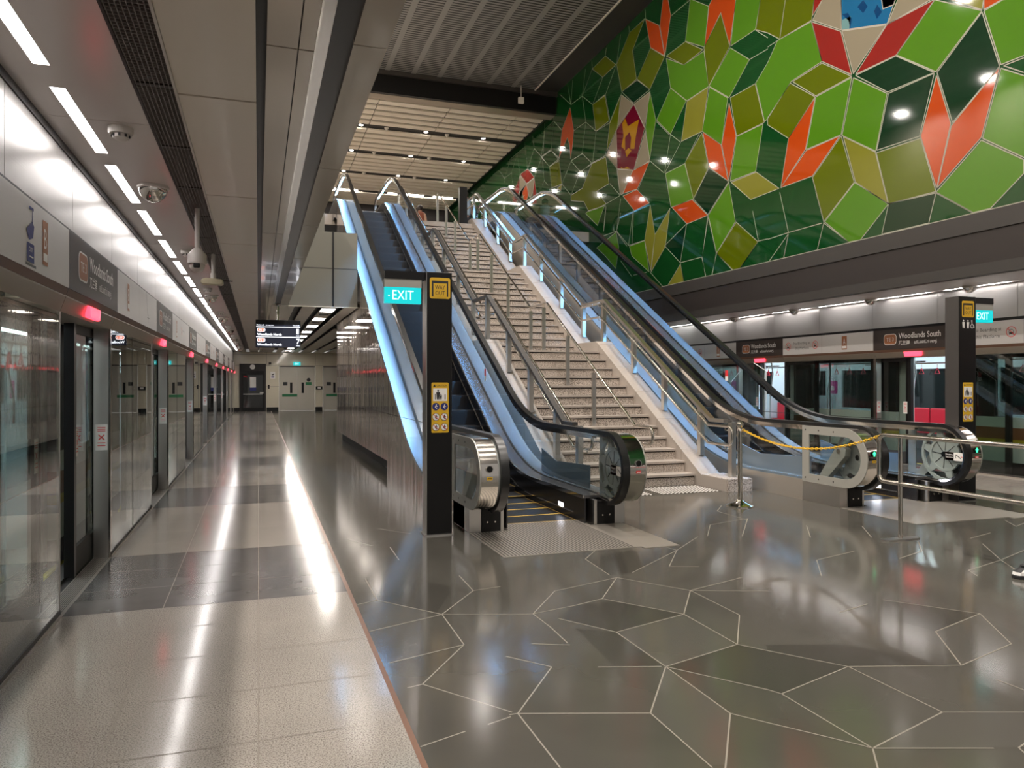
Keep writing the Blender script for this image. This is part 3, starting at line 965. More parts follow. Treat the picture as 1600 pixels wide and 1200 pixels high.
# --- the enamel mural
KEY = dict(O='enamel_orange', G='enamel_green', Y='enamel_olive', L='enamel_lime', R='enamel_red', W='enamel_white', B='enamel_blue',
           N='enamel_navy', C='enamel_pale', M='enamel_maroon', K='enamel_gold')
XM = 9.9
def mline(mb, a, b, w, x):
    d = Vector((b[0] - a[0], b[1] - a[1]))
    if d.length < 1e-4: return
    d.normalize(); n = Vector((-d.y, d.x)) * w / 2
    mb.poly([(x, a[0] + n.x, a[1] + n.y), (x, a[0] - n.x, a[1] - n.y), (x, b[0] - n.x, b[1] - n.y), (x, b[0] + n.x, b[1] + n.y)], 'grout')
def mclip(p): return (p[0], min(max(p[1], 3.96), ZV + .02))
mu = MB()
mu.box(XM, XM + .1, Y0, Y1, 3.955, ZV + .02, 'enamel_deep')
fine = set('BNCMK')
for dy in (0.0, -7.35):
    for key, ps in read(MURAL_TILES):
        if dy and not (7.3 <= min(p[0] for p in ps) and max(p[0] for p in ps) < 14.7): continue
        q = [mclip((a + dy, b_)) for a, b_ in ps]
        x = XM - (.0045 if key in 'NCK' else .003)
        mu.poly([(x, *p) for p in q], KEY[key])
        if key in 'NCK': continue
        for a, b_ in zip(q, q[1:] + q[:1]):
            if not (abs(a[1] - 3.96) < .005 and abs(b_[1] - 3.96) < .005):
                mline(mu, a, b_, .015, XM - .006)
    for _, ps in read(MURAL_DARK):
        if dy and max(p[0] for p in ps) > 14.7: continue
        q = [mclip((a + dy, b_)) for a, b_ in ps]
        mu.poly([(XM - .002, *p) for p in q], 'enamel_pine')
        for a, b_ in zip(q, q[1:] + q[:1]): mline(mu, a, b_, .015, XM - .006)
for _, ps in read(MURAL_LINES):
    q = [mclip(p) for p in ps]
    for a, b_ in zip(q, q[1:]): mline(mu, a, b_, .015, XM - .006)
mu.box(XM - .012, XM, Y0, Y1, 3.95, 3.975, 'grout')
tag(mu.build('tile_mural'), 'tall enamel mural of green, orange and white kite-shaped panels above the far platform', 'mural')

# --- end wall of the platform
e = MB()
ye = Y1
e.box(-1.3, -.93, ye, ye + .1, 0, 3.05, 'wall_cream')
e.box(-.93, .37, ye, ye + .1, 2.44, 3.05, 'wall_cream')
e.box(.37, 1.0, ye, ye + .1, 0, 3.05, 'wall_cream')
e.box(1.0, 9.9, ye, ye + .1, 2.34, 3.05, 'wall_cream')
for xa, xb in ((2.84, 3.22),):
    e.box(xa, xb, ye, ye + .1, 0, 2.34, 'wall_cream')
e.box(5.02, 9.9, ye, ye + .1, 0, 2.34, 'wall_cream')
e.box(9.9, 11.3, ye, ye + .1, 0, 3.05, 'wall_cream')
for z in (2.36, 2.93): e.box(-1.2, 5.0, ye - .004, ye, z, z + .012, 'joint_dark')
for x in (.38, 1.0, 2.84, 3.22): e.box(x, x + .012, ye - .004, ye, 2.34, 3.05, 'joint_dark')
e.box(.40, 1.0, ye - .004, ye, 1.27, 1.282, 'joint_dark')
for xa, xb in ((-1.2, -.93), (.39, .98), (2.84, 3.2)):
    e.box(xa, xb, ye - .012, ye, 0, .19, 'black')
struct(e, 'wall_end')

# ------------------------------------------------------------------ platform screens, both sides
ZG = 1.95
class Side:
    def __init__(self, x, s, door, word):
        self.x, self.s, self.door, self.word = x, s, door, word
    def X(self, d): return self.x + self.s * d
LEFT = Side(-1.2, -1, DOOR_L, 'near platform')
RIGHT = Side(11.14, 1, DOOR_R, 'far platform')
ORD = ['first', 'second', 'third', 'fourth', 'fifth', 'sixth', 'seventh', 'eighth', 'ninth', 'tenth', 'eleventh', 'twelfth', 'thirteenth', 'fourteenth',
       'fifteenth', 'sixteenth', 'seventeenth', 'eighteenth', 'nineteenth', 'twentieth', 'twenty-first', 'twenty-second', 'twenty-third',
       'twenty-fourth', 'twenty-fifth', 'twenty-sixth', 'twenty-seventh', 'twenty-eighth', 'twenty-ninth', 'thirtieth', 'thirty-first', 'thirty-second', 'thirty-third', 'thirty-fourth']

def sface(sd, d, y, z):
    """A drawing sheet on a trackside plane, x=0 at the reader's left end of the panel."""
    return Face((sd.X(d), y, z), (0, -sd.s, 0), (-sd.s, 0, 0))

def sticker(parent, o, u, n):
    fc = Face(o, u, n)
    fc.rect(-.045, -.11, .045, .11, 'ink_white')
    fc.up()
    fc.line(-.022, -.022, .022, .022, .009, 'ink_red').line(-.022, .022, .022, -.022, .009, 'ink_red')
    for z in (.05, .065, .08, -.05, -.075): fc.rect(-.03, z, .03, z + .006, 'ink_red')
    fc.build('notice_sticker', parent)

def glass_screen(sd, k, label):
    """Fixed glazing between two door openings with its steel end post."""
    a = sd.door + PITCH * (k - 1) + OPEN; b = sd.door + PITCH * k
    t = thing('glass_screen', label, 'glass screen', (sd.x, (a + b) / 2, 0), 'glass screens of the %s' % sd.word)
    mid = a + 1.2
    for lo, hi in ((a + .01, mid - .006), (mid + .006, b - .004)):
        MB().box(sd.X(0), sd.X(.012), lo, hi, .045, ZG, 'glass_door').build('glass_pane', t)
    r = MB()
    r.box(sd.X(-.006), sd.X(.03), a, b, 0, .045, 'dark')
    r.box(sd.X(-.012), sd.X(-.006), a, b, 0, .02, 'plate_metal')
    r.box(sd.X(-.002), sd.X(.014), mid - .006, mid + .006, .045, ZG, 'black')
    r.box(sd.X(-.003), sd.X(.016), b - .004, b + .006, 0, ZG, 'steel_brushed')
    r.build('frame', t)
    p = MB()
    p.box(sd.X(.012), sd.X(.125), a - .012, a + .06, 0, ZG, 'steel_brushed')
    p.box(sd.X(-.004), sd.X(.012), a - .016, a + .05, 0, ZG, 'steel_polished')
    p.build('end_post', t)
    sticker(t, (sd.X(.065), a - .0125, 1.03), (1, 0, 0), (0, -1, 0))
    return t

def sliding_door(sd, y0, y1, edge_first, label):
    t = thing('sliding_door', label, 'sliding door', (sd.X(.16), (y0 + y1) / 2, 0), 'sliding doors of the %s' % sd.word)
    x0, x1 = sd.X(.14), sd.X(.19)
    fr = MB()
    fr.box(x0, x1, y0, y0 + .09, .01, ZG, 'black').box(x0, x1, y1 - .09, y1, .01, ZG, 'black')
    fr.box(x0, x1, y0 + .09, y1 - .09, .01, .22, 'dark').box(x0, x1, y0 + .09, y1 - .09, ZG - .07, ZG, 'dark')
    fr.build('frame', t)
    MB().box(sd.X(.155), sd.X(.165), y0 + .09, y1 - .09, .22, ZG - .07, 'glass_door').build('glass_pane', t)
    e = MB()
    ye = y0 if edge_first else y1
    e.box(sd.X(.13), sd.X(.20), ye - .03, ye + .03, .01, ZG, 'rubber')
    e.build('rubber_edge', t)
    sticker(t, (sd.X(.139), (y0 if edge_first else y1) + (.10 if edge_first else -.1), 1.03), (0, -sd.s, 0), (-sd.s, 0, 0))
    return t

def header(sd, y0, y1, lamp, label):
    """Canted lintel over a screen or a door; over doors it carries the red lamp."""
    t = thing('screen_lintel', label, 'lintel', (sd.x, (y0 + y1) / 2, ZG), 'lintels of the %s' % sd.word)
    pr = [(sd.X(-.002), ZG), (sd.X(-.035), 2.045), (sd.X(-.035), 2.052), (sd.X(.05), 2.10), (sd.X(.25), 2.10), (sd.X(.25), ZG)]
    b = MB()
    b.prism(pr, 'y', y0 + .004, y1 - .004, 'header_metal').build('casing', t)
    MB().poly([(sd.X(-.036), y0 + .004, 2.053), (sd.X(-.036), y1 - .004, 2.053), (sd.X(-.05), y1 - .004, 2.10), (sd.X(-.05), y0 + .004, 2.10)], 'header_brown').build('soffit_strip', t)  # darker brown puts the shade of the downward face into the colour
    if lamp:
        m = (y0 + y1) / 2 - .03
        l = MB()
        l.prism([(m - .20, 2.05), (m + .20, 2.05), (m + .17, 1.965), (m - .17, 1.965)], 'x', sd.X(-.052), sd.X(-.015), 'lamp_red')
        l.build('lamp', t, bevel=.008)
    return t

def station_sign(sd, k, label):
    a = sd.door + PITCH * k
    o = MB().box(sd.X(-.055), sd.X(.05), a, a + OPEN, 2.10, 2.47, 'sign_dark').build('station_sign')
    tag(o, label, 'sign', 'station name signs of the %s' % sd.word)
    fc = sface(sd, -.055, a + OPEN if sd.s > 0 else a, 2.10)
    W = OPEN
    fc.rect(.25, .09, .54, .29, 'ink_white', .06).up()
    fc.rect(.262, .102, .528, .278, 'brown_badge', .05).up()
    fc.text('TE 3', .395, .155, .068, 'ink_white', width=.17, center=True)
    fc.text('Woodlands South', .59, .195, .10, 'ink_white', width=.89, bold=.014)
    fc.text('兀兰南', .59, .085, .062, 'ink_white', width=.25, bold=.01)
    fc.text('வூட்லண்ட்ஸ் சவுத்', .93, .09, .05, 'ink_white', width=.47, bold=.01)
    fc.build('lettering', o)
    return o

def badge(fc, x, y, ch, w=.135, h=.27):
    fc.rect(x, y, x + w, y + h, 'brown_badge').up()
    fc.text(ch, x + w / 2, y + h * .37, h * .46, 'ink_white', center=True, width=w * .5)
    fc.rect(x + w * .1, y + h * .09, x + w * .9, y + h * .27, 'ink_white')

def no_train(fc, x, y, r):
    fc.ring(x, y, r * .88, r, 'ink_red')
    fc.rect(x - r * .42, y - r * .38, x + r * .42, y - r * .1, 'ink_black', r * .08)
    fc.ring(x, y + r * .02, r * .38, r * .46, 'ink_black', 16)
    fc.line(x - r * .3, y - r * .35, x - r * .42, y - r * .6, r * .1, 'ink_black').line(x + r * .3, y - r * .35, x + r * .42, y - r * .6, r * .1, 'ink_black')
    fc.up(); fc.line(x - r * .64, y + r * .64, x + r * .64, y - r * .64, r * .13, 'ink_red')

def platform_sign(sd, k, label, kind):
    a = sd.door + PITCH * (k - 1) + OPEN + .008; b = sd.door + PITCH * k - .008
    o = MB().box(sd.X(-.055), sd.X(.05), a, b, 2.10, 2.47, 'sign_white').build('platform_sign')
    tag(o, label, 'sign', 'white platform signs of the %s' % sd.word)
    fc = sface(sd, -.055, b if sd.s > 0 else a, 2.10)
    W = b - a
    fc.rect(W * .47, .002, W * .47 + .004, .368, 'joint_light')
    if sd.s > 0:
        no_train(fc, .18, .185, .085)
        fc.text('No Boarding at', .36, .215, .058, 'ink_grey', width=.50)
        fc.text('this Platform', .40, .105, .058, 'ink_grey', width=.43)
        no_train(fc, 1.02, .185, .085)
        badge(fc, W - .80, .05, 'A')
    elif kind == 'camera':
        badge(fc, W - .62, .06, 'B', .11, .25)
        x = W - .86
        fc.rect(x - .02, .315, x + .06, .33, 'ink_blue').line(x + .04, .32, x + .04, .25, .012, 'ink_blue')
        fc.poly([(x - .07, .20), (x + .03, .255), (x + .07, .235), (x + .05, .17), (x - .02, .15), (x - .05, .175)], 'ink_blue')
        fc.rect(x - .06, .035, x + .07, .135, 'ink_blue').up()
        fc.text('CCTV', x - .03, .09, .025, 'ink_white', width=.075)
        fc.rect(x - .02, .06, x + .05, .068, 'ink_white')
        fc.rect(x - .09, .012, x + .10, .026, 'ink_grey')
    else:
        badge(fc, .50, .06, 'B', .11, .25)
        if kind == 'map':
            fc.line(1.72, .36, 1.82, .12, .012, 'ink_grey').line(1.78, .10, 1.95, .10, .008, 'ink_grey').line(1.86, .14, 1.86, .05, .012, 'ink_grey')
        else:
            no_train(fc, 1.30, .2, .06); fc.text('No Boarding', 1.42, .2, .03, 'ink_grey', width=.3)
    fc.build('lettering', o)
    return o

for sd in (LEFT, RIGHT):
    lft = sd.s < 0
    # fascia above the signs
    v = MB()
    v.box(sd.X(-.01), sd.X(.08), Y0, Y1, 2.47, 2.52, 'black')
    n = 0
    y = sd.door - PITCH * 4 + .35
    while y < Y1:
        lo, hi = max(y, Y0), min(y + PITCH / 3 - .008, Y1)
        if hi > lo: v.box(sd.X(0), sd.X(.02), lo, hi, 2.52, ZC, 'steel')
        y += PITCH / 3
    v.box(sd.X(.02), sd.X(.3), Y0, Y1, 2.10, ZC + .2, 'dark')
    struct(v, 'wall_left' if lft else 'wall_right')
    for k in KS:
        vis = k - 0 if lft else k - 1
        o = ORD[k + 3]
        end = 'from the escalator foot'
        a = sd.door + PITCH * k
        pos = '%s along the %s' % (o, sd.word)
        glass_screen(sd, k, 'tall fixed glass screen with steel end post, %s' % pos)
        c0 = a + OPEN / 2
        sliding_door(sd, c0 + .20, c0 + 1.12, True, 'black-edged glass sliding leaf half open, far leaf of doorway %s' % pos)
        sliding_door(sd, c0 - 1.72, c0 - .72, False, 'black-edged glass sliding leaf slid fully back, near leaf of doorway %s' % pos)
        header(sd, a, a + OPEN, True, 'bronze lintel with glowing red lamp over doorway %s' % pos)
        header(sd, a + OPEN - PITCH, a, False, 'plain bronze lintel over glass screen %s' % pos)
        station_sign(sd, k, 'dark brown Woodlands South sign over doorway %s' % pos)
        kind = 'camera' if k == 0 else ('map' if k % 2 else 'plain')
        platform_sign(sd, k, ('white sign with blue camera symbol and letter B over glass screen %s' if (lft and k == 0) else
                              ('white sign with letter B badge over glass screen %s' if lft else 'white no boarding sign with letter A badge over glass screen %s')) % pos, kind)
        # sill plate
        s = MB()
        s.box(sd.X(-.01), sd.X(.13), a, a + OPEN, -.02, .003, 'plate_metal')
        for q in range(9):
            s.box(sd.X(.012 + .0125 * q), sd.X(.0155 + .0125 * q), a, a + OPEN, .003, .0045, 'plate_groove')
        s.box(sd.X(.205), sd.X(.33), a, a + OPEN, -.02, .002, 'plate_groove')
        s.box(sd.X(.345), sd.X(.385), a, a + OPEN, -.02, .004, 'yellow_line')
        tag(s.build('sill_plate'), 'ribbed metal sill with yellow edge in doorway %s' % pos, 'sill', 'door sills of the %s' % sd.word)

# ------------------------------------------------------------------ strip lights
def strip_light(x, y0, y1, label, grp):
    t = thing('strip_light', label, 'ceiling light', (x, (y0 + y1) / 2, ZC + .02), grp)
    MB().box(x - .036, x + .036, y0, y1, ZC + .004, ZC + .016, 'lamp_strip').build('diffuser', t)
    f_ = MB()
    f_.box(x - .040, x - .036, y0, y1, ZC - .001, ZC + .02, 'plastic_white').box(x + .036, x + .040, y0, y1, ZC - .001, ZC + .02, 'plastic_white')
    f_.build('frame', t)
for k in range(-8, 24):
    y = 2.99 + 1.483 * k
    if Y0 < y < Y1 - 1.2:
        strip_light(-1.0025, y, y + 1.18, 'white strip light in the near platform ceiling, %s in its row' % ORD[k + 8], 'strip lights over the near platform')
        strip_light(10.98, y - .5, y + .62, 'white strip light in the far platform ceiling, %s in its row' % ORD[k + 8], 'strip lights over the far platform')
for k in range(10):
    y = 16.1 + 2.42 * k
    t = thing('panel_light', 'square lit ceiling panel in the low slatted ceiling, %s from the bulkhead' % ORD[k], 'ceiling light', (1.41, y, ZC), 'square lights in the low ceiling')
    MB().box(1.28, 1.54, y, y + .75, ZC - .004, ZC + .006, 'lamp_panel').build('diffuser', t)
    MB().box(1.275, 1.545, y - .03, y, ZC - .006, ZC + .02, 'plastic_white').build('frame', t)
    MB().box(1.31, 1.51, y + 1.25, y + 1.65, ZC - .003, ZC + .02, 'dark').build('access_flap', t)

# ------------------------------------------------------------------ concourse lamps
def downlight(x, y, z, r, label, grp, em, watts=0):
    t = thing('downlight', label, 'downlight', (x, y, z), grp)
    rg = MB().lathe([(r * 1.25, 0), (r * 1.25, .05), (r, .05), (r, 0)], (x, y, z - .012), 'plastic_white', 16); rg.build('trim_ring', t)
    MB().lathe([(r * .98, -.004), (r * .98, .03)], (x, y, z - .012), em, 16).build('lens', t)
    if watts:
        ld = bpy.data.lights.new('beam', 'AREA'); ld.shape = 'DISK'; ld.size = r * 1.9; ld.energy = watts; ld.color = WARM
        lo = bpy.data.objects.new('beam', ld); COL.objects.link(lo); lo.parent = t; lo.location = (0, 0, -.12)
    return t
n = 0
for y in (-5.5, -1.5, 2.5, 6.5, 10.5, 14.5):
    for x in (-2.9, 2.4, 5.1):  # columns right of the gallery row are added out of view to light the concourse
        downlight(x, y, ZV, .16, 'large round unseen downlight in the tall grille ceiling', 'downlights in the grille ceiling', 'lamp_round', DOWN_W)
for y in (18.0, 21.5):
    downlight(-2.9, y, ZV, .16, 'large round downlight over the upper gallery', 'downlights over the upper gallery', 'lamp_round', DOWN_W)
for r, xs in zip(ROWS[:3], ((3.56, 5.98, 8.24, 1.2), (3.58, 6.02, 8.3, 1.2), (6.04, 8.28, 3.6, 1.2))):
    for x in xs:
        t = downlight(x, r + .14, ZS + .05, .075, 'small bright spotlight in a slatted ceiling channel, %.0f m along row %s' % (x, ORD[ROWS.index(r)]), 'spots in the slatted ceiling', 'lamp_spot', 40)
for x0, x1 in ((3.5, 4.6), (6.1, 7.9), (8.4, 9.4)):
    t = thing('linear_light', 'thin white linear lamp in the last slatted ceiling channel, %.0f m along' % x0, 'ceiling light', ((x0 + x1) / 2, ROWS[3], ZS), 'linear lamps in the slatted ceiling')
    MB().box(x0, x1, ROWS[3] + .06, ROWS[3] + .18, ZS - .01, ZS + .04, 'lamp_panel').build('diffuser', t)
for r in ROWS[:3]:
    for x in (4.5, 6.8):
        t = thing('smoke_detector', 'small white detector in slatted ceiling channel, %.0f m along row %s' % (x, ORD[ROWS.index(r)]), 'smoke detector', (x, r + .14, ZS), 'detectors in the slatted ceiling')
        MB().lathe([(.07, .06), (.09, .03), (.05, -.02), (.03, -.06)], (x, r + .14, ZS), 'plastic_white', 12).build('sensor_head', t)
t = thing('hanging_sensor', 'white sensor hung on a thin rod below the dark cross beam', 'sensor', (8.45, 23.8, ZV - .5))
MB().tube([(8.45, 23.8, ZV + .02), (8.45, 23.8, ZV - .42)], .012, 'plastic_white', 6).build('rod', t)
MB().box(8.36, 8.54, 23.75, 23.85, ZV - .62, ZV - .42, 'plastic_white').build('sensor_box', t)

# ------------------------------------------------------------------ detectors and cameras under the near ceiling
def smoke(x, y, label):
    t = thing('smoke_detector', label, 'smoke detector', (x, y, ZC), 'smoke detectors on the near platform ceiling')
    MB().lathe([(.070, 0), (.070, -.030), (.064, -.042), (.046, -.042), (.046, -.064), (.028, -.076), (.008, -.080)], (x, y, ZC), 'plastic_white', 20).build('sensor_head', t, smooth=True)
    s_ = MB()
    for q in range(8):
        a = 2 * PI * q / 8
        s_.box(x + .047 * math.cos(a) - .006, x + .047 * math.cos(a) + .006, y + .047 * math.sin(a) - .006, y + .047 * math.sin(a) + .006, ZC - .062, ZC - .045, 'dark')
    s_.build('slots', t)
def dome(x, y, label, r=.105):
    t = thing('dome_camera', label, 'dome camera', (x, y, ZC), 'dome cameras on the near platform ceiling')
    MB().lathe([(r * 1.12, 0), (r * 1.12, -.02), (r * 1.02, -.026)], (x, y, ZC), 'plastic_white', 24).build('base_ring', t)
    MB().lathe([(r, -.022)] + [(r * math.cos(a), -.022 - r * math.sin(a)) for a in [i * PI / 16 for i in range(1, 8)]] + [(.004, -.022 - r)], (x, y, ZC), 'steel_polished', 24).build('dome', t, smooth=True)
for i, y in enumerate((5.05, 9.5, 13.2, 17.6, 22.0, 26.3, 30.5, 34.6)):
    smoke(-.795, y, 'white round smoke detector on the near platform ceiling, %s from the camera end' % ORD[i])
for i, y in enumerate((6.48, 14.3, 19.0, 23.4, 27.8, 32.0, 36.0)):
    dome(-.79, y, 'silver half-dome camera on the near platform ceiling, %s from the camera end' % ORD[i])
for i, y in enumerate((8.95, 11.0, 13.1, 15.2)):
    t = thing('dome_camera', 'small dark half-dome camera on the far platform ceiling, %s from the sign post' % ORD[i], 'dome camera', (10.86, y, ZC), 'dome cameras on the far platform ceiling')
    MB().lathe([(.11, 0), (.11, -.03)], (10.86, y, ZC), 'plastic_white', 16).build('base_ring', t)
    MB().lathe([(.09, -.03), (.08, -.07), (.05, -.10), (.005, -.115)], (10.86, y, ZC), 'steel_polished', 16).build('dome', t, smooth=True)

t = thing('pan_tilt_camera', 'white pan-tilt camera hung on a pole from the near platform grille', 'security camera', (-.52, 7.2, ZC))
MB().tube([(-.52, 7.2, ZC + .04), (-.52, 7.2, 2.66)], .021, 'plastic_white', 14).build('pole', t, smooth=True)
MB().lathe([(.022, .09), (.04, .075), (.078, .03), (.082, -.05), (.078, -.055)], (-.52, 7.2, 2.61), 'plastic_white', 22).build('housing', t, smooth=True)
MB().lathe([(.062, .03)] + [(.066 * math.cos(a), -.066 * math.sin(a)) for a in [i * PI / 16 for i in range(0, 8)]] + [(.004, -.066)], (-.52, 7.2, 2.545), 'plastic_white', 22).build('ball', t, smooth=True)
MB().box(-.548, -.492, 7.128, 7.15, 2.515, 2.575, 'black').build('lens', t, bevel=.01)
t = thing('bracket_camera', 'cream box camera on a short pole behind the pan-tilt camera', 'security camera', (-.52, 9.7, ZC))
MB().tube([(-.52, 9.7, ZC + .04), (-.52, 9.7, 2.76)], .022, 'plastic_white', 12).build('pole', t, smooth=True)
MB().lathe([(.032, .05), (.034, -.03)], (-.52, 9.7, 2.77), 'plastic_white', 12).build('collar', t)
MB().prism([(-.66, 2.70), (-.65, 2.735), (-.60, 2.755), (-.43, 2.745), (-.405, 2.73), (-.405, 2.69), (-.43, 2.68), (-.64, 2.68)], 'y', 9.62, 9.78, 'plastic_cream').build('body', t, bevel=.01)
MB().tube([(-.405, 9.7, 2.733), (-.30, 9.7, 2.733)], .006, 'black', 6).build('antenna', t)

# ------------------------------------------------------------------ hanging train display
t = thing('departure_display', 'black hanging display listing Woodlands North trains in 1 and 7 minutes', 'display board', (.37, 15.5, 2.73))
MB().box(-.055, .80, 15.5, 15.6, 2.185, 2.735, 'black').build('casing', t, bevel=.008)
MB().tube([(.36, 15.55, 2.73), (.36, 15.55, ZC + .05)], .028, 'steel_polished', 12).build('pole', t)
fc = Face((-.055, 15.5, 2.185), (1, 0, 0), (0, -1, 0))
fc.rect(.01, .01, .845, .46, 'screen_dark').up()
fc.text('Platform B', .02, .435, .026, 'screen_text', width=.14); fc.text('Arriving trains', .19, .435, .022, 'screen_text', width=.15); fc.text('Time 16:20', .70, .435, .026, 'screen_text', width=.13)
for z in (.405, .205): fc.rect(.01, z, .845, z + .012, 'screen_text')
for z, num, un in ((.215, '1', 'min'), (.015, '7', 'mins')):
    fc.rect(.03, z + .095, .18, z + .175, 'screen_text', .035)
    fc.text('Woodlands North', .03, z + .025, .045, 'screen_text', width=.46, bold=.02)
    fc.text(num, .775, z + .065, .10, 'screen_text', width=.045 if num == '1' else .065, bold=.02)
    fc.text(un, .77, z + .018, .026, 'screen_text', width=.065)
fc.up()
for z in (.215, .015): fc.rect(.037, z + .102, .173, z + .168, 'screen_badge', .028)
fc.up()
for z in (.215, .015): fc.text('TE 1', .105, z + .115, .036, 'screen_text', center=True, width=.085)
fc.build('lettering', t)

# ------------------------------------------------------------------ end wall fittings
ye = Y1
d = MB()
d.box(-.93, -.84, ye - .06, ye + .02, 0, 2.44, 'dark_grey').box(.28, .37, ye - .06, ye + .02, 0, 2.44, 'dark_grey').box(-.84, .28, ye - .06, ye + .02, 2.08, 2.44, 'dark_grey')
d.box(-.84, .28, ye - .03, ye + .01, 1.87, 2.08, 'black').box(-.84, .28, ye - .03, ye + .01, 0, .19, 'black')
d.box(-.84, -.74, ye - .03, ye + .01, .19, 1.87, 'black').box(.20, .28, ye - .03, ye + .01, .19, 1.87, 'black')
door1 = struct(d, 'door_1')
MB().box(-.74, .20, ye - .01, ye, .19, 1.87, 'glass_dark').build('glass_pane', door1)
MB().box(-.74, .20, ye - .04, ye - .02, .86, .90, 'steel_brushed').build('push_bar', door1)
MB().box(.06, .24, ye - .07, ye - .03, .92, .98, 'steel_brushed').build('handle', door1)
nb = MB().box(-.42, -.12, ye - .036, ye - .032, 1.22, 1.76, 'ink_white'); nb.box(-.42, -.12, ye - .038, ye - .034, 1.05, 1.22, 'ink_blue'); nb.build('notice', door1)
bk = MB().box(-1.2, .9, ye + 1.5, ye + 1.6, 0, 3, 'dark_grey').box(-1.2, .9, ye + .1, ye + 1.5, -.05, 0, 'tile_grey')
struct(bk, 'wall_lobby')
for i, (xa, xb) in enumerate(((1.02, 2.82), (3.24, 5.02))):
    d = MB()
    xm = (xa + xb) / 2
    d.box(xa, xa + .05, ye - .01, ye + .08, 0, 2.34, 'door_grey').box(xb - .05, xb, ye - .01, ye + .08, 0, 2.34, 'door_grey').box(xa, xb, ye - .01, ye + .08, 2.29, 2.34, 'dark')
    dr = struct(d, 'door_%d' % (i + 2))
    for q, (l, r) in enumerate(((xa + .05, xm - .004), (xm + .004, xb - .05))):
        lf = MB().box(l, r, ye + .02, ye + .06, .01, 2.29, 'door_grey').build('door_leaf', dr)
        sx = r - .36 if q == 0 else l + .22
        MB().box(sx, sx + .12, ye + .014, ye + .02, .92, 1.48, 'black').build('vision_slot', lf)
        if q == 0:
            MB().box(l + .10, l + .85, ye - .005, ye + .02, .74, .87, 'ink_green').build('push_bar', lf)
            MB().box(l + .14, l + .36, ye + .014, ye + .02, 1.32, 1.50, 'ink_black').build('notice', lf)
        else:
            MB().box(r - .42, r - .12, ye + .014, ye + .02, 1.34, 1.50, 'ink_green').build('notice', lf)
            MB().lathe([(.10, -.004), (.10, 0)], (r - .27, ye + .018, 1.62), 'ink_black', 14, 'y').build('symbol', lf)
def exit_light(x0, x1, y, z0, z1, label):
    o = MB().box(x0, x1, y - .05, y, z0, z1, 'exit_teal').build('exit_light')
    tag(o, label, 'exit sign')
    fc = Face((x0, y - .05, z0), (1, 0, 0), (0, -1, 0))
    fc.text('EXIT', (x1 - x0) / 2, (z1 - z0) * .22, (z1 - z0) * .56, 'exit_letter', width=(x1 - x0) * .55, center=True)
    fc.build('lettering', o)
exit_light(1.72, 2.08, ye - .02, 2.37, 2.55, 'small lit teal exit sign over the grey double doors on the end wall')
o = tag(MB().box(.58, .82, ye - .02, ye - .001, 1.68, 2.04, 'ink_white').build('camera_notice'), 'white notice with dark camera symbol on the cream end wall', 'notice')
fc = Face((.58, ye - .02, 1.68), (1, 0, 0), (0, -1, 0)); fc.poly([(.05, .2), (.17, .27), (.19, .22), (.12, .17)], 'ink_black'); fc.rect(.05, .05, .19, .11, 'ink_blue'); fc.build('lettering', o)
o = tag(MB().box(.46, .54, ye - .06, ye - .001, 1.15, 1.36, 'black').build('card_reader'), 'small black card reader on the cream end wall', 'card reader')
o = tag(MB().box(2.86, 3.20, ye - .08, ye - .001, 1.10, 1.28, 'black').build('intercom'), 'black intercom box on the cream pier between the double doors', 'intercom')
MB().box(2.95, 3.11, ye - .085, ye - .08, 1.15, 1.24, 'ink_white').build('label_plate', o)
t = thing('wall_clock', 'small round white clock over the black glass door', 'clock', (-.29, ye - .05, 2.28))
MB().lathe([(.13, -.03), (.13, .02)], (-.29, ye - .05, 2.28), 'ink_white', 20, 'y').build('dial', t)
t = thing('box_camera', 'small dark camera on the end wall beside the double doors', 'security camera', (.55, ye - .12, 2.47))
MB().box(.50, .62, ye - .18, ye - .001, 2.42, 2.52, 'dark').build('body', t)

# ------------------------------------------------------------------ staircase
RISE, TREAD, NST = .16, .268, 13
FL = [(9.42, 0.0), (13.83, 2.08), (18.24, 4.16)]
SX0, SX1 = 4.10, 6.05
def stair_level(y):
    z = 0.0
    for yf, zf in FL:
        if y >= yf: z = zf + RISE * min(NST, int((y - yf) / TREAD) + 1)
    return z
st = thing('staircase', 'speckled grey granite staircase of three flights between the two escalators', 'staircase', (5.1, 9.42, 0))
rnd = random.Random(4)
for fi, (yf, zf) in enumerate(FL):
    for i in range(NST):
        yn, zt = yf + i * TREAD, zf + (i + 1) * RISE
        b = MB()
        dep = TREAD + .03 if i < NST - 1 else (1.22 if fi < 2 else .25)
        b.box(SX0, SX1, yn + .032, yn + dep, zt - RISE - .02, zt - .036, 'granite_step')
        b.box(SX0, SX1, yn, yn + dep, zt - .03, zt, 'granite_smooth')
        b.box(SX0, SX1, yn + .028, yn + dep, zt - .048, zt - .029, 'dark_brown')  # dark strip paints in the shadow line under the nosing
        x = SX0 + rnd.uniform(.2, .6)
        while x < SX1 - .1:
            b.box(x, x + .006, yn + .0305, yn + .04, zt - RISE - .004, zt - .036, 'joint_dark'); x += rnd.uniform(.55, .75)
        b.build('step', st)
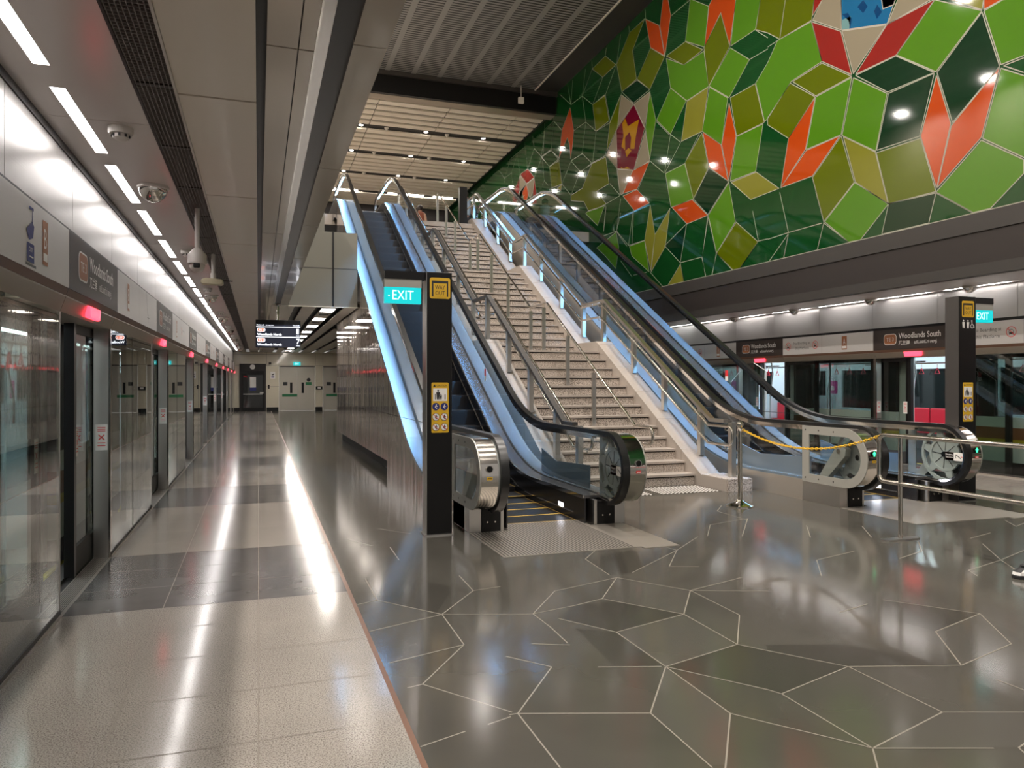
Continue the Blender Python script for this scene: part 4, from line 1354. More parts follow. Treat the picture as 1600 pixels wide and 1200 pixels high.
def stringer(x0, x1, xp0, xp1):
    s = MB()
    pr = [(8.65, 0), (8.65, .165), (9.27, .165), (12.79, 2.27), (13.66, 2.27), (17.17, 4.36), (18.06, 4.36), (21.5, 6.42), (21.9, 6.42), (21.9, 0)]
    s.prism(pr, 'x', x0, x1, 'granite_smooth')
    s.box(xp0, xp1, 8.63, 9.30, 0, .17, 'granite_step')
    y = 9.8
    while y < 21:
        for q in range(len(pr) - 3):
            (ya, za), (yb, zb) = pr[q + 1], pr[q + 2]
            if ya <= y < yb:
                z = za + (zb - za) * (y - ya) / (yb - ya)
                s.box(x0 - .001, x1 + .001, y, y + .006, z - .3, z + .002, 'joint_dark')
        y += .72
    s.build('stringer', st)
stringer(6.05, 6.37, 6.06, 6.45)
stringer(3.79, 4.10, 3.72, 4.09)

def stringer_top(y):
    pr = [(8.6, .17), (9.27, .17), (12.79, 2.27), (13.66, 2.27), (17.17, 4.36), (18.06, 4.36), (21.5, 6.42), (23, 6.42)]
    for (a, za), (b_, zb) in zip(pr, pr[1:]):
        if a <= y <= b_: return za + (zb - za) * (y - a) / (b_ - a)
    return 0

# centre handrail
RC = [(9.36, .885), (12.74, 2.955), (13.62, 2.955), (17.12, 5.035), (18.02, 5.035), (21.46, 7.10)]
def on(path, y):
    for (a, za), (b_, zb) in zip(path, path[1:]):
        if a <= y <= b_: return za + (zb - za) * (y - a) / (b_ - a)
    return path[0][1] if y < path[0][0] else path[-1][1]
xc = 5.03
t = thing('stair_handrail', 'single round steel handrail on flat posts down the middle of the staircase', 'handrail', (xc, 9.16, 0))
path = [(xc, 9.15, .65), (xc, 8.86, .65), (xc, 8.86, .885)] + [(xc, *p) for p in RC] + [(xc, 21.75, 7.10), (xc, 21.75, 6.85)]
MB().tube(fillet(path, [.10, .10, .03, .03, .03, .03, .03, .03, .08], 5), .021, 'steel_polished', 12).build('rail', t, smooth=True)
for y in (9.16, 10.72, 11.77, 12.90, 13.60, 14.99, 16.18, 17.30, 17.99, 19.5, 20.5, 21.6):
    zb = stair_level(y); zt = on(RC, y) if y > 9.2 else .65
    p = MB().box(xc - .032, xc + .032, y - .018, y + .018, zb, zt - .07, 'steel_brushed')
    p.tube([(xc, y, zt - .08), (xc, y, zt - .01)], .008, 'steel_polished', 8)
    p.build('post', t)

RT = [(9.02, .97), (9.36, .97), (12.94, 3.095), (13.84, 3.095), (17.34, 5.175), (18.24, 5.175), (21.75, 7.27), (22.5, 7.27)]
def side_rail(x, xt, label, dark):
    t = thing('stair_railing', label, 'railing', (x, 9.0, 0))
    m1 = 'steel_brushed'
    b = MB()
    b.band([(a, z) for a, z in RT], -.05, 0, x - .04, x + .04, 'dark' if dark else m1).build('top_rail', t)  # near rail is coloured dark for its shaded look; same steel as the other
    U = [(a - .06, z - .09) for a, z in RT][1:]
    up = [(xt, *p) for p in U[::-1]] + [(xt, 8.72, U[0][1]), (xt, 8.72, U[0][1] - .26)] + [(xt, a, z - .26) for a, z in U]
    n = len(U)
    rad = [.06] * (n - 1) + [.09, .09] + [.06] * (n - 1)
    MB().tube(fillet(up, rad, 5), .021, 'steel_polished', 12).build('handrail_tube', t, smooth=True)
    for y in (8.88, 9.66, 10.72, 11.77, 12.98, 13.92, 15.1, 16.35, 17.5, 18.6, 19.7, 20.9, 22.1):
        zt = on(RT, y) - .04
        p = MB().box(x - .035, x + .035, y - .045, y + .045, stringer_top(y) if y > 8.6 else 0, zt, m1).build('post', t)
        zu = on(U, y)
        br = MB()
        for dz in (0, -.26):
            br.tube([(x, y, zu + dz - .06), (xt, y, zu + dz - .055), (xt, y, zu + dz - .015)], .008, 'steel_polished', 6)
        br.build('bracket', p)
side_rail(6.30, 6.19, 'steel railing with two tubes on the right stringer beside the far escalator', False)
side_rail(3.96, 4.07, 'steel railing with shade-coloured flat top rail on the left stringer beside the near escalator', True)

def studs(x0, x1, y0, y1, label):
    b = MB().box(x0, x1, y0, y1, 0, .003, 'tile_greylight')
    x = x0 + .03
    while x < x1 - .02:
        y = y0 + .03
        while y < y1 - .02:
            b.lathe([(.016, 0), (.012, .005)], (x, y, .003), 'plastic_white', 6); y += .06
        x += .06
    tag(b.build('tactile_paving'), label, 'tactile paving', 'studded tiles at the stair foot')
studs(4.25, 4.98, 8.72, 9.32, 'studded tactile tile at the stair foot, near half beside the escalator newel')
studs(5.10, 6.02, 8.72, 9.34, 'studded tactile tile at the stair foot, half beside the granite plinth')

# ------------------------------------------------------------------ escalators
CY, CZ, CR = 7.02, .60, .385
MAIN = fillet([(CY, .985), (9.53, .985), (20.36, 7.235), (23.1, 7.235)], [3.0, 3.0], 14)
ARC = [(CY + CR * math.cos(math.radians(a)), CZ + CR * math.sin(math.radians(a))) for a in range(268, 89, -9)]
ARC2 = [(23.1 + CR * math.cos(math.radians(a)), 6.85 + CR * math.sin(math.radians(a))) for a in range(81, -91, -9)]
RAILP = [(7.25, .232)] + ARC + MAIN[1:] + ARC2
def cut(path, ya, yb):
    """The piece of a (y,z) polyline between two y values."""
    out = [(ya, on(path, ya))] + [p for p in path if ya < p[0] < yb] + [(yb, on(path, yb))]
    return out
DECK = offset(MAIN, -.69)
NOSE = offset(MAIN, -.985)

def wheel(b, x, cy, cz, d):
    b_ = b
    def ring(r0, r1, w, mt, n=32):
        for q in range(n):
            a, c = 2 * PI * q / n, 2 * PI * (q + 1) / n
            P_ = [(r0, a), (r1, a), (r1, c), (r0, c)]
            b_.prism([(cy + r * math.cos(t_), cz + r * math.sin(t_)) for r, t_ in P_], 'x', x, x + w, mt)
    ring(.300, .335, .03 * d, 'wheel_grey'); ring(.185, .215, .03 * d, 'wheel_grey')
    b_.lathe([(.185, .012 * d), (.185, .02 * d)], (x, cy, cz), 'wheel_grey', 28, 'x')
    b_.lathe([(.035, -.01 * d), (.035, .02 * d)], (x, cy, cz), 'black', 16, 'x')
    for q in range(6):
        a = 2 * PI * q / 6 + .26
        u, v = (math.cos(a), math.sin(a)), (-math.sin(a), math.cos(a))
        pts = [(.21, -.05), (.305, -.03), (.305, .03), (.21, .05)]
        b_.prism([(cy + r * u[0] + w * v[0], cz + r * u[1] + w * v[1]) for r, w in pts], 'x', x, x + .03 * d, 'wheel_grey')
    for q in range(8):
        a = 2 * PI * q / 8 + .1
        u, v = (math.cos(a), math.sin(a)), (-math.sin(a), math.cos(a))
        pts = [(.05, -.004), (.18, -.004), (.18, .004), (.05, .004)]
        b_.prism([(cy + r * u[0] + w * v[0], cz + r * u[1] + w * v[1]) for r, w in pts], 'x', x + .009 * d, x + .014 * d, 'dark')

def dshape(r, yb, n=14):
    return [(yb, CZ + r)] + [(CY + r * math.cos(math.radians(a)), CZ + r * math.sin(math.radians(a))) for a in [90 + 180 * q / n for q in range(n + 1)]] + [(yb, CZ - r)]

def escalator(xc, label, green, open_side):
    root = thing('escalator', label, 'escalator', (xc, 7.2, 0), 'escalators either side of the staircase')
    for sg in (-1, 1):
        xr = xc + sg * .635
        X = lambda d: xr + sg * d            # d>0 is away from the steps
        h = MB().band(RAILP, -.045, 0, X(-.04), X(.04), 'rubber').build('handrail', root, smooth=True)
        trk = MB().band(RAILP, -.070, -.045, X(-.030), X(.030), 'steel_polished')
        trk.band(cut(MAIN, 7.4, 23.0), -.105, -.070, X(-.030), X(-.024), 'steel_polished').band(cut(MAIN, 7.4, 23.0), -.105, -.070, X(.024), X(.030), 'steel_polished')
        trk.build('rail_track', h)
        MB().band(cut(MAIN, 7.75 if green else 9.3, 23.0), -.078, -.070, X(-.02), X(.02), 'lamp_led').build('light_strip', h)
        y = 7.05
        while y < 22.9:
            y2 = min(y + 1.45, 23.0)
            MB().band(cut(MAIN, y, y2 - .008), -.70, -.08, X(-.005), X(.005), 'glass_clear').build('glass_pane', root)
            y = y2
        g = MB(); pts = [(CY + .31 * math.cos(math.radians(a)), CZ + .31 * math.sin(math.radians(a))) for a in range(90, 271, 10)]
        g.prism(pts + [(7.045, .29), (7.045, .905)], 'x', X(-.005), X(.005), 'glass_clear').build('glass_pane', root)
        MB().band(cut(DECK, 7.22, 23.0), -.03, 0, X(-.20), X(-.02), 'deck_grey').build('inner_deck', root)
        MB().band(cut(DECK, 7.22, 23.0), -.035, .005, X(-.215), X(-.195), 'steel_polished').build('deck_trim', root)
        MB().band(cut(DECK, 7.22, 23.0), -.03, .004, X(-.02), X(.02), 'black').build('glass_clamp', root)
        MB().band(cut(DECK, 7.22, 23.0), -.03, .0, X(.02), X(.22), 'deck_metal').build('outer_deck', root)
        MB().band(cut(DECK, 7.2, 22.6), -.42, -.03, X(-.205), X(-.19), 'skirt_dark').build('skirt', root)
        MB().band(cut(NOSE, 7.5, 21.2), .07, .085, X(-.212), X(-.203), 'steel_polished').build('skirt_trim', root)
        MB().prism([(7.74, .26), (7.74, .55), (8.75, .50), (9.25, .62), (9.25, .30), (8.75, .26)], 'x', X(.10), X(.115), 'deck_metal').build('outer_panel', root)
        # outer cladding
        b = MB()
        top = cut(offset(DECK, -.03), 7.3, 20.24)
        if open_side == sg:
            b.prism(top + [(20.24, .20), (12.085, .22), (12.085, 0), (7.3, 0)], 'x', X(.205), X(.225), 'mirror_bronze')
            yy = 8.6
            while yy < 20:
                zt = on(top, yy) - .01
                b.box(X(.2245), X(.2262), yy, yy + .008, .0 if yy < 12 else .23, zt, 'dark'); yy += 1.12
            b.box(X(.2245), X(.2262), 8.2, 20.2, .985, .992, 'dark')
            b.build('cladding', root)
            k_ = MB().box(X(.05), X(.09), 12.085, 20.2, 0, .3, 'dark_grey').box(X(.2), X(.06), 12.08, 12.10, 0, .22, 'dark_grey')
            k_.box(X(.2), X(-.06), 12.08, 20.2, .20, .23, 'dark')
            k_.build('kick_plate', root)
            MB().band(cut(DECK, 20.2, 23.2), -.5, -.03, X(.205), X(.225), 'deck_grey').build('cladding', root)
        else:
            b.prism(top + [(20.24, 0), (7.3, 0)], 'x', X(.205), X(.222), 'plate_metal')
            b.build('cladding', root)
            MB().band(cut(DECK, 20.2, 23.2), -.5, -.03, X(.205), X(.222), 'deck_grey').build('cladding', root)
        # newel: wheel, housing, base
        w = MB(); wheel(w, X(.035), CY + .0, CZ, sg); w.build('newel_wheel', root)
        hs = MB()
        o_, i_ = dshape(.352, 7.72), dshape(.335, 7.72)
        hs.prism(o_ + i_[::-1], 'x', X(.06), X(.235), 'steel_polished')
        hs.build('newel_housing', root, smooth=True)
        pl = MB()
        outer = dshape(.352, 7.74); inner = [(7.62, CZ + .25)] + [(CY + .25 * math.cos(math.radians(a)), CZ + .25 * math.sin(math.radians(a))) for a in [90 + 180 * q / 14 for q in range(15)]] + [(7.62, CZ - .25)]
        n = len(outer)
        for q in range(n):
            j = (q + 1) % n
            pl.prism([outer[q], outer[j], inner[j], inner[q]], 'x', X(.23), X(.245), 'plate_grey')
        for yy in (7.68, 7.45, 7.2):
            for zz in (CZ + .30, CZ - .30):
                pl.lathe([(.010, .243 * sg), (.010, .248 * sg)], (xr, yy, zz), 'dark', 8, 'x')
        plate = pl.build('side_plate', root)
        MB().prism(inner, 'x', X(.236), X(.239), 'glass_clear').build('window_pane', plate)
        ar = MB()
        ar.prism([(7.42, .26), (7.55, .26), (7.22, .70), (7.13, .74), (7.05, .70), (7.06, .62)], 'x', X(.12), X(.20), 'plate_grey')
        ar.lathe([(.03, .2 * sg), (.03, .21 * sg)], (xr, 7.16, .67), 'steel_polished', 10, 'x')
        ar.build('tension_arm', root)
        bs_ = MB()
        bs_.box(X(-.10), X(.10), 7.10, 7.5, 0, .245, 'black')
        bs_.box(X(-.135), X(-.10), 7.11, 7.5, 0, .26, 'steel_brushed').box(X(.10), X(.225), 7.115, 7.76, 0, .26, 'steel_brushed')
        for dx in (-.04, .04): bs_.lathe([(.010, -.004), (.010, 0)], (X(dx), 7.10, .10), 'steel_polished', 8, 'y')
        bs_.build('newel_base', root, bevel=.004)
        # marks on the front of the housing
        fc = Face((X(.15), CY - .3525, CZ), (1, 0, 0), (0, -1, 0))
        if green:
            fc.disc(0, .08, .036, 'black').up()
            fc.poly([(0, .112), (-.028, .08), (-.013, .08), (-.013, .052), (.013, .052), (.013, .08), (.028, .08)], 'lamp_green')
        else:
            fc.ring(0, .08, .03, .036, 'steel_brushed').disc(0, .08, .03, 'black')
        fc.build('direction_lamp', root)
        fc = Face((X(.15), CY - .3525, CZ), (1, 0, 0), (0, -1, 0))
        fc.rect(-.028, -.022, .028, .006, 'ink_yellow' if sg < 0 else 'ink_red').up().rect(-.02, -.012, .02, -.004, 'ink_black' if sg < 0 else 'ink_white')
        fc.build('small_label', root)
        MB().box(X(-.207), X(-.203), 7.78, 7.92, .07, .13, 'lamp_comb').build('comb_light', root, bevel=.002)
        if sg > 0:
            fc = Face((X(-.0055), 6.97, CZ - .06), (0, -1, 0), (-sg, 0, 0))
            fc.rect(0, 0, .26, .10, 'ink_white').rect(0, 0, .12, .10, 'ink_red').up()
            fc.text('Emergency', .01, .062, .022, 'ink_white', width=.10); fc.text('Stop button', .01, .028, .022, 'ink_white', width=.10)
            fc.line(.15, .075, .22, .03, .01, 'ink_black').line(.15, .03, .15, .075, .006, 'ink_black').line(.225, .05, .24, .05, .01, 'ink_red')
            fc.build('safety_sticker', root)
            fc = Face((X(-.0055), 11.55, on(offset(MAIN, -.5), 11.55)), (0, -1, 0), (-sg, 0, 0))
            fc.rect(0, .03, .09, .14, 'ink_red').rect(.0, -.05, .09, .03, 'ink_white')
            fc.build('safety_sticker', root)
    if green:
        g = MB()
        gx = xc + .635 + .26
        pl_ = [(11.75, 1.50), (11.33, 1.80), (10.93, 1.53), (10.93, 1.02), (11.2, .95)]
        g.prism(pl_, 'x', gx, gx + .012, 'glass_clear')
        guard = g.build('acrylic_guard', root)
        MB().tube([(gx, *p) for p in pl_[:4]], .006, 'ink_white', 6).build('edge', guard)
        MB().tube([(gx + .28, 11.45, 1.85), (gx + .28, 11.1, 1.70), (gx + .28, 11.1, 1.02)], .006, 'ink_white', 6).build('edge', guard)
        MB().poly([(gx, 11.33, 1.80), (gx + .28, 11.45, 1.85), (gx + .28, 11.1, 1.70), (gx, 10.93, 1.53)], 'glass_clear').build('top_plate', guard)
    # steps
    y = 7.42; prev = 0.0; i = 0
    while y < 21.0:
        z = max(0.0, on(NOSE, min(y + .14, 22.9)))
        z = min(z, ZU)
        s = MB()
        s.box(xc - .452, xc + .452, y, y + .41, z - .03, z, 'step_black')
        if z - prev > .004:
            s.prism([(y + .012, prev - .02), (y, z - .03), (y + .05, z - .03), (y + .06, prev - .02)], 'x', xc - .45, xc + .45, 'step_black')
        if i < 5 or z - prev < .05:
            s.box(xc - .452, xc + .452, y, y + .025, z, z + .002, 'step_yellow')
        if i < 9:
            s.box(xc - .452, xc - .425, y, y + .41, z, z + .002, 'step_yellow').box(xc + .425, xc + .452, y, y + .41, z, z + .002, 'step_yellow')
        s.build('step', root)
        prev = z; y += .405; i += 1
    p = MB()
    p.box(xc - .86, xc + .46, 6.02, 7.10, 0, .004, 'plate_metal').box(xc + .46, xc + .82, 5.95, 7.10, 0, .004, 'plate_metal')
    p.box(xc - .455, xc + .455, 7.10, 7.42, 0, .004, 'plate_metal')
    if not green:
        x = xc - .84
        while x < xc + .40:
            p.box(x, x + .012, 6.04, 7.08 if x < xc - .46 else 7.40, .004, .0052, 'plate_groove'); x += .032
    p.build('landing_plate', root)
    u = MB().box(xc - .46, xc + .46, 20.8, 22.9, ZU - .04, ZU + .003, 'plate_metal'); u.build('landing_plate', root)
    return root
escalator(2.84, 'stainless steel escalator on the left of the staircase, with black circles on its newels', False, -1)
escalator(7.42, 'stainless steel escalator on the right of the staircase, with green arrow lamps on its newels', True, 1)
f_ = MB().box(.9, 3.8, 22.9, 23.3, ZU - .01, ZU, 'plate_metal')

# ------------------------------------------------------------------ sign totems
def person_mark(fc, x, y, k, mt):
    fc.disc(x, y + .9 * k, .11 * k, mt, 10)
    fc.poly([(x - .2 * k, y + .75 * k), (x + .2 * k, y + .75 * k), (x + .13 * k, y), (x + .03 * k, y), (x, y + .3 * k), (x - .03 * k, y), (x - .13 * k, y)], mt)
def totem(x0, x1, y, sgn, label, toilets):
    t = thing('sign_totem', label, 'sign post', ((x0 + x1) / 2, y, 0), 'black way out sign posts at the escalators')
    H_ = 2.575
    b = MB()
    b.box(x0, x1, y, y + .20, .012, H_, 'black')
    b.build('post', t, bevel=.006)
    e = MB()
    e.box(x0 - .004, x0, y + .004, y + .196, .012, H_, 'steel_brushed' if sgn < 0 else 'dark').box(x0 - .02, x1 + .012, y - .012, y + .215, 0, .012, 'steel_brushed')
    e.build('edge_trim', t)
    xa, xb = (x0 - .40, x0 - .045) if sgn < 0 else (x1 + .015, x1 + .365)
    a = MB()
    a.box(min(xa, x0), max(xb, x1), y + .05, y + .15, H_ - .075, H_, 'black')
    arm = a.build('arm', t)
    s = MB().box(xa, xb, y + .06, y + .12, 2.265, 2.42, 'exit_teal').build('exit_light', t)
    MB().box(xa - .004, xb + .004, y + .058, y + .122, 2.42, 2.50, 'plate_grey').build('lamp_housing', s)
    fc = Face((xa, y + .06, 2.265), (1, 0, 0), (0, -1, 0))
    w = xb - xa
    fc.text('EXIT', w * .50, .035, .092, 'exit_letter', width=w * .58, center=True)
    if sgn < 0: fc.disc(.04, .07, .007, 'exit_letter', 10)
    fc.build('lettering', s)
    # way out plate
    m = (x0 + x1) / 2 + .005
    fc = Face((m, y - .0005, 2.315), (1, 0, 0), (0, -1, 0))
    fc.rect(-.102, 0, .102, .205, 'ink_yellow', .02).up()
    fc.rect(-.082, .02, .082, .175, 'ink_black').up()
    fc.rect(-.066, .018, .066, .15, 'ink_yellow').up()
    fc.text('WAY', 0, .09, .042, 'ink_black', width=.10, center=True); fc.text('OUT', 0, .035, .042, 'ink_black', width=.095, center=True)
    fc.build('way_out_plate', t)
    if toilets:
        fc = Face((m, y - .0005, 2.175), (1, 0, 0), (0, -1, 0))
        person_mark(fc, -.075, 0, .105, 'ink_white'); person_mark(fc, 0, 0, .105, 'ink_white')
        fc.ring(.07, .028, .02, .028, 'ink_white', 14); fc.disc(.065, .095, .011, 'ink_white', 8)
        fc.line(.065, .085, .07, .045, .012, 'ink_white').line(.07, .048, .095, .045, .010, 'ink_white').line(.093, .048, .105, .012, .010, 'ink_white')
        fc.build('toilet_symbols', t)
    # caution plate
    fc = Face((m, y - .0005, 1.005), (1, 0, 0), (0, -1, 0))
    fc.rect(-.086, 0, .086, .49, 'ink_yellow', .012).up()
    fc.rect(-.07, .31, .07, .435, 'ink_white').text('CAUTION', -.035, .452, .018, 'ink_black', width=.105)
    fc.poly([(-.07, .450), (-.042, .450), (-.056, .474)], 'ink_black')
    for q, (cx, cz, c0) in enumerate(((-.042, .255, 'ink_blue'), (.042, .255, 'ink_blue'), (-.042, .155, 'ink_white'), (.042, .155, 'ink_white'), (-.042, .055, 'ink_white'), (.042, .055, 'ink_white'))):
        fc.disc(cx, cz, .037, c0)
        if q > 1: fc.ring(cx, cz, .032, .037, 'ink_red', 20)
    fc.up()
    person_mark(fc, -.02, .325, .095, 'ink_black'); person_mark(fc, .008, .325, .055, 'ink_black'); fc.rect(-.052, .325, -.044, .38, 'ink_black').rect(.045, .325, .055, .375, 'ink_black')
    for q, (cx, cz) in enumerate(((-.042, .255), (.042, .255), (-.042, .155), (.042, .155), (-.042, .055), (.042, .055))):
        ink = 'ink_white' if q < 2 else 'ink_black'
        fc.disc(cx + .004, cz + .017, .006, ink, 8).line(cx + .002, cz + .012, cx - .006, cz - .008, .010, ink).line(cx - .006, cz - .006, cx + .010, cz - .02, .007, ink).line(cx - .004, cz + .004, cx + .018, cz + .002, .006, ink)
    fc.up()
    for cx, cz in ((-.042, .155), (.042, .155), (-.042, .055), (.042, .055)): fc.line(cx - .024, cz + .024, cx + .024, cz - .024, .005, 'ink_red')
    fc.build('caution_plate', t)
totem(1.55, 1.80, 7.10, -1, 'tall black WAY OUT post before the left escalator, EXIT lamp on its left', False)
totem(8.29, 8.575, 6.98, 1, 'tall black WAY OUT post beyond the right escalator, EXIT lamp on its right', True)

# ------------------------------------------------------------------ barrier, stanchion, chain
t = thing('stanchion', 'polished steel stanchion with ball top standing in front of the right escalator', 'stanchion', (5.52, 7.62, 0))
MB().lathe([(.165, 0), (.165, .012), (.15, .018), (.055, .055), (.036, .08)], (5.52, 7.62, 0), 'steel_polished', 28).build('base', t, smooth=True)
MB().lathe([(.028, .07), (.028, .90), (.034, .90), (.034, .93), (.024, .945)], (5.52, 7.62, 0), 'steel_polished', 18).build('pole', t, smooth=True)
MB().lathe([(.012, -.05), (.03, -.03)] + [(.042 * math.cos(a), .042 * math.sin(a)) for a in [-.6 + i * .26 for i in range(9)]], (5.52, 7.62, .985), 'steel_polished', 18).build('ball_top', t, smooth=True)
bx = 5.79
t = thing('barrier_rail', 'low two-bar steel tube barrier with rounded end on an oval foot plate', 'barrier', (bx, 5.5, 0))
MB().tube(fillet([(bx, -1.0, .985), (bx, 5.76, .985), (bx, 5.76, .53), (bx, -1.0, .53)], [.07, .07], 6), .021, 'steel_polished', 12).build('tube_frame', t, smooth=True)
for y in (5.5, 3.2, .9):
    MB().tube([(bx, y, .01), (bx, y, .97)], .021, 'steel_polished', 12).build('post', t, smooth=True)
    ov = [(bx + .045 * math.sin(a) , y + .045 * math.cos(a)) for a in []]
    pts = [(bx + (.17 if math.cos(a) > 0 else -.17) + .05 * math.cos(a), y + .05 * math.sin(a)) for a in [2 * PI * q / 20 + .01 for q in range(20)]]
    MB().prism(pts, 'z', 0, .012, 'steel_brushed').build('foot_plate', t)
c = MB()
A, B = Vector((5.545, 7.60, .925)), Vector((bx, 5.68, 1.0))
N = 64
def cat(f): return A.lerp(B, f) - Vector((0, 0, .19 * 4 * f * (1 - f)))
for q in range(N):
    p, d = cat((q + .5) / N), (cat((q + 1) / N) - cat(q / N)).normalized()
    side = d.cross(Vector((0, 0, 1))).normalized(); upv = side.cross(d)
    a = side if q % 2 else upv
    L, w = .024, .011
    pts = [p + d * (L * math.cos(s_)) + a * (w * math.sin(s_)) for s_ in [2 * PI * j / 10 for j in range(10)]]
    c.tube([tuple(v) for v in pts], .0045, 'chain_yellow', 5, closed=True)
for q in range(10):
    pass
tag(c.build('plastic_chain'), 'sagging yellow plastic chain hung between the stanchion and the barrier', 'chain')

# ------------------------------------------------------------------ trains
def train(sd, label, k0, k1):
    t = thing('train', label, 'train', (sd.X(.40), sd.door + OPEN / 2, 0), 'trains standing at the two platforms')
    x0, x1 = .36, .44          # near wall
    xf = 3.1                   # far inner wall
    def B(mb, d0, d1, y0, y1, z0, z1, mt): return mb.box(sd.X(d0), sd.X(d1), y0, y1, z0, z1, mt)
    ya, yb = sd.door + PITCH * k0 - 1.3, sd.door + PITCH * k1 + OPEN + 1.3
    doors = [(sd.door + PITCH * k + .13, sd.door + PITCH * k + OPEN - .13) for k in range(k0, k1 + 1)]
    edges = [ya] + [v for d in doors for v in d] + [yb]
    for lo, hi in zip(edges[0::2], edges[1::2]):
        b = MB()
        B(b, x0, x1, lo, hi, -.9, .20, 'black'); B(b, x0, x1, lo, hi, .20, .49, 'train_white'); B(b, x0, x1, lo, hi, .49, .57, 'train_yellow')
        B(b, x0, x1, lo, hi, .57, .76, 'train_brown'); B(b, x0, x1, lo, hi, .76, .93, 'train_white'); B(b, x0, x1, lo, hi, 1.90, 2.5, 'black')
        B(b, x0, x1, lo, lo + .55, .93, 1.90, 'black'); B(b, x0, x1, hi - .55, hi, .93, 1.90, 'black')
        p = b.build('side_panel', t)
        w = MB(); B(w, x0 + .02, x0 + .05, lo + .55, hi - .55, .93, 1.90, 'glass_dark'); w.build('window_pane', p)
    b = MB()
    for lo, hi in doors: B(b, x0, x1, lo, hi, 2.02, 2.5, 'black'); B(b, x0, x1, lo, hi, -.9, -.015, 'black')
    b.build('door_head', t)
    for lo, hi in doors:
        b = MB()
        B(b, x1 + .01, x1 + .05, lo - .05, lo + .34, 0, 2.02, 'train_white')
        b.build('door_leaf', t)
        b = MB()
        B(b, x1 + .01, x1 + .05, hi - .30, hi + .05, 0, 2.02, 'train_white')
        b.build('door_leaf', t)
    b = MB(); B(b, x0, xf + .1, ya, yb, -.1, -.012, 'tile_grey'); b.build('floor_pan', t)
    b = MB(); B(b, x0, xf + .1, ya, yb, 2.3, 2.5, 'train_inner'); b.build('ceiling_panel', t)
    for off in (.95, 2.35):
        b = MB(); B(b, off, off + .18, ya + .2, yb - .2, 2.285, 2.30, 'lamp_train'); b.build('lamp', t)
    b = MB()
    B(b, xf, xf + .1, ya, yb, -.1, .85, 'train_inner'); B(b, xf, xf + .1, ya, yb, 1.80, 2.4, 'train_inner')
    for lo, hi in doors:
        B(b, xf, xf + .1, lo - .62, lo - .05, .85, 1.80, 'train_inner'); B(b, xf, xf + .1, hi + .05, hi + .62, .85, 1.80, 'train_inner')
    B(b, xf + .05, xf + .09, ya, yb, .85, 1.80, 'dark_window')
    B(b, x0, xf, ya, ya + .05, 0, 2.4, 'train_inner'); B(b, x0, xf, yb - .05, yb, 0, 2.4, 'train_inner')
    b.build('far_wall', t)
    for (lo, hi), (lo2, hi2) in zip(doors, doors[1:]):
        s0, s1 = hi + .35, lo2 - .35
        n = 5; st_ = (s1 - s0) / n
        for side, (d0, d1, bk) in enumerate(((xf - .48, xf - .02, xf - .07), (x1 + .06, x1 + .50, x1 + .06))):
            for q in range(n):
                b = MB()
                a0, a1 = s0 + st_ * q + .012, s0 + st_ * (q + 1) - .012
                B(b, d0, d1, a0, a1, .38, .45, 'red_seat'); B(b, bk, bk + .05, a0, a1, .45, .92, 'red_seat')
                b.build('seat', t, bevel=.02)
        for yy in (s0 - .08, s1 + .08):
            b = MB(); B(b, xf - .55, xf - .02, yy - .015, yy + .015, .1, 1.15, 'train_inner'); B(b, x1 + .05, x1 + .55, yy - .015, yy + .015, .1, 1.15, 'train_inner'); b.build('draught_screen', t)
            for d in (x1 + .62, xf - .58):
                b = MB().tube([(sd.X(d), yy, 0), (sd.X(d), yy, 1.2), (sd.X(d + .08), yy, 1.7), (sd.X(d), yy, 2.3)], .017, 'steel_polished', 8); b.build('grab_pole', t, smooth=True)
        for d in (1.15, 2.35):
            MB().tube([(sd.X(d), s0 - .3, 1.90), (sd.X(d), s1 + .3, 1.90)], .016, 'steel_polished', 8).build('grab_rail', t)
            for q in range(6):
                yy = s0 + .1 + q * (s1 - s0 - .2) / 5
                b = MB().tube([(sd.X(d), yy, 1.90), (sd.X(d), yy, 1.80)], .010, 'plastic_white', 6)
                b.tube([(sd.X(d), yy, 1.80), (sd.X(d), yy - .06, 1.68), (sd.X(d), yy + .06, 1.68)], .011, 'red_seat', 6, closed=True)
                b.build('hand_strap', t)
    # coloured notice on the far wall by each doorway
    for lo, hi in doors:
        fc = Face((sd.X(xf - .002), hi + .33, 1.35), (0, -sd.s, 0), (-sd.s, 0, 0))
        fc.rect(-.14, -.15, .14, .18, 'magenta', .03).up().rect(-.10, -.06, .02, .05, 'ink_white', .02)
        fc.build('notice', t)
    return t
train(RIGHT, 'open-doored metro train with red seats standing at the far platform', 0, 4)
train(LEFT, 'metro train behind the near platform glass screens', -1, 7)

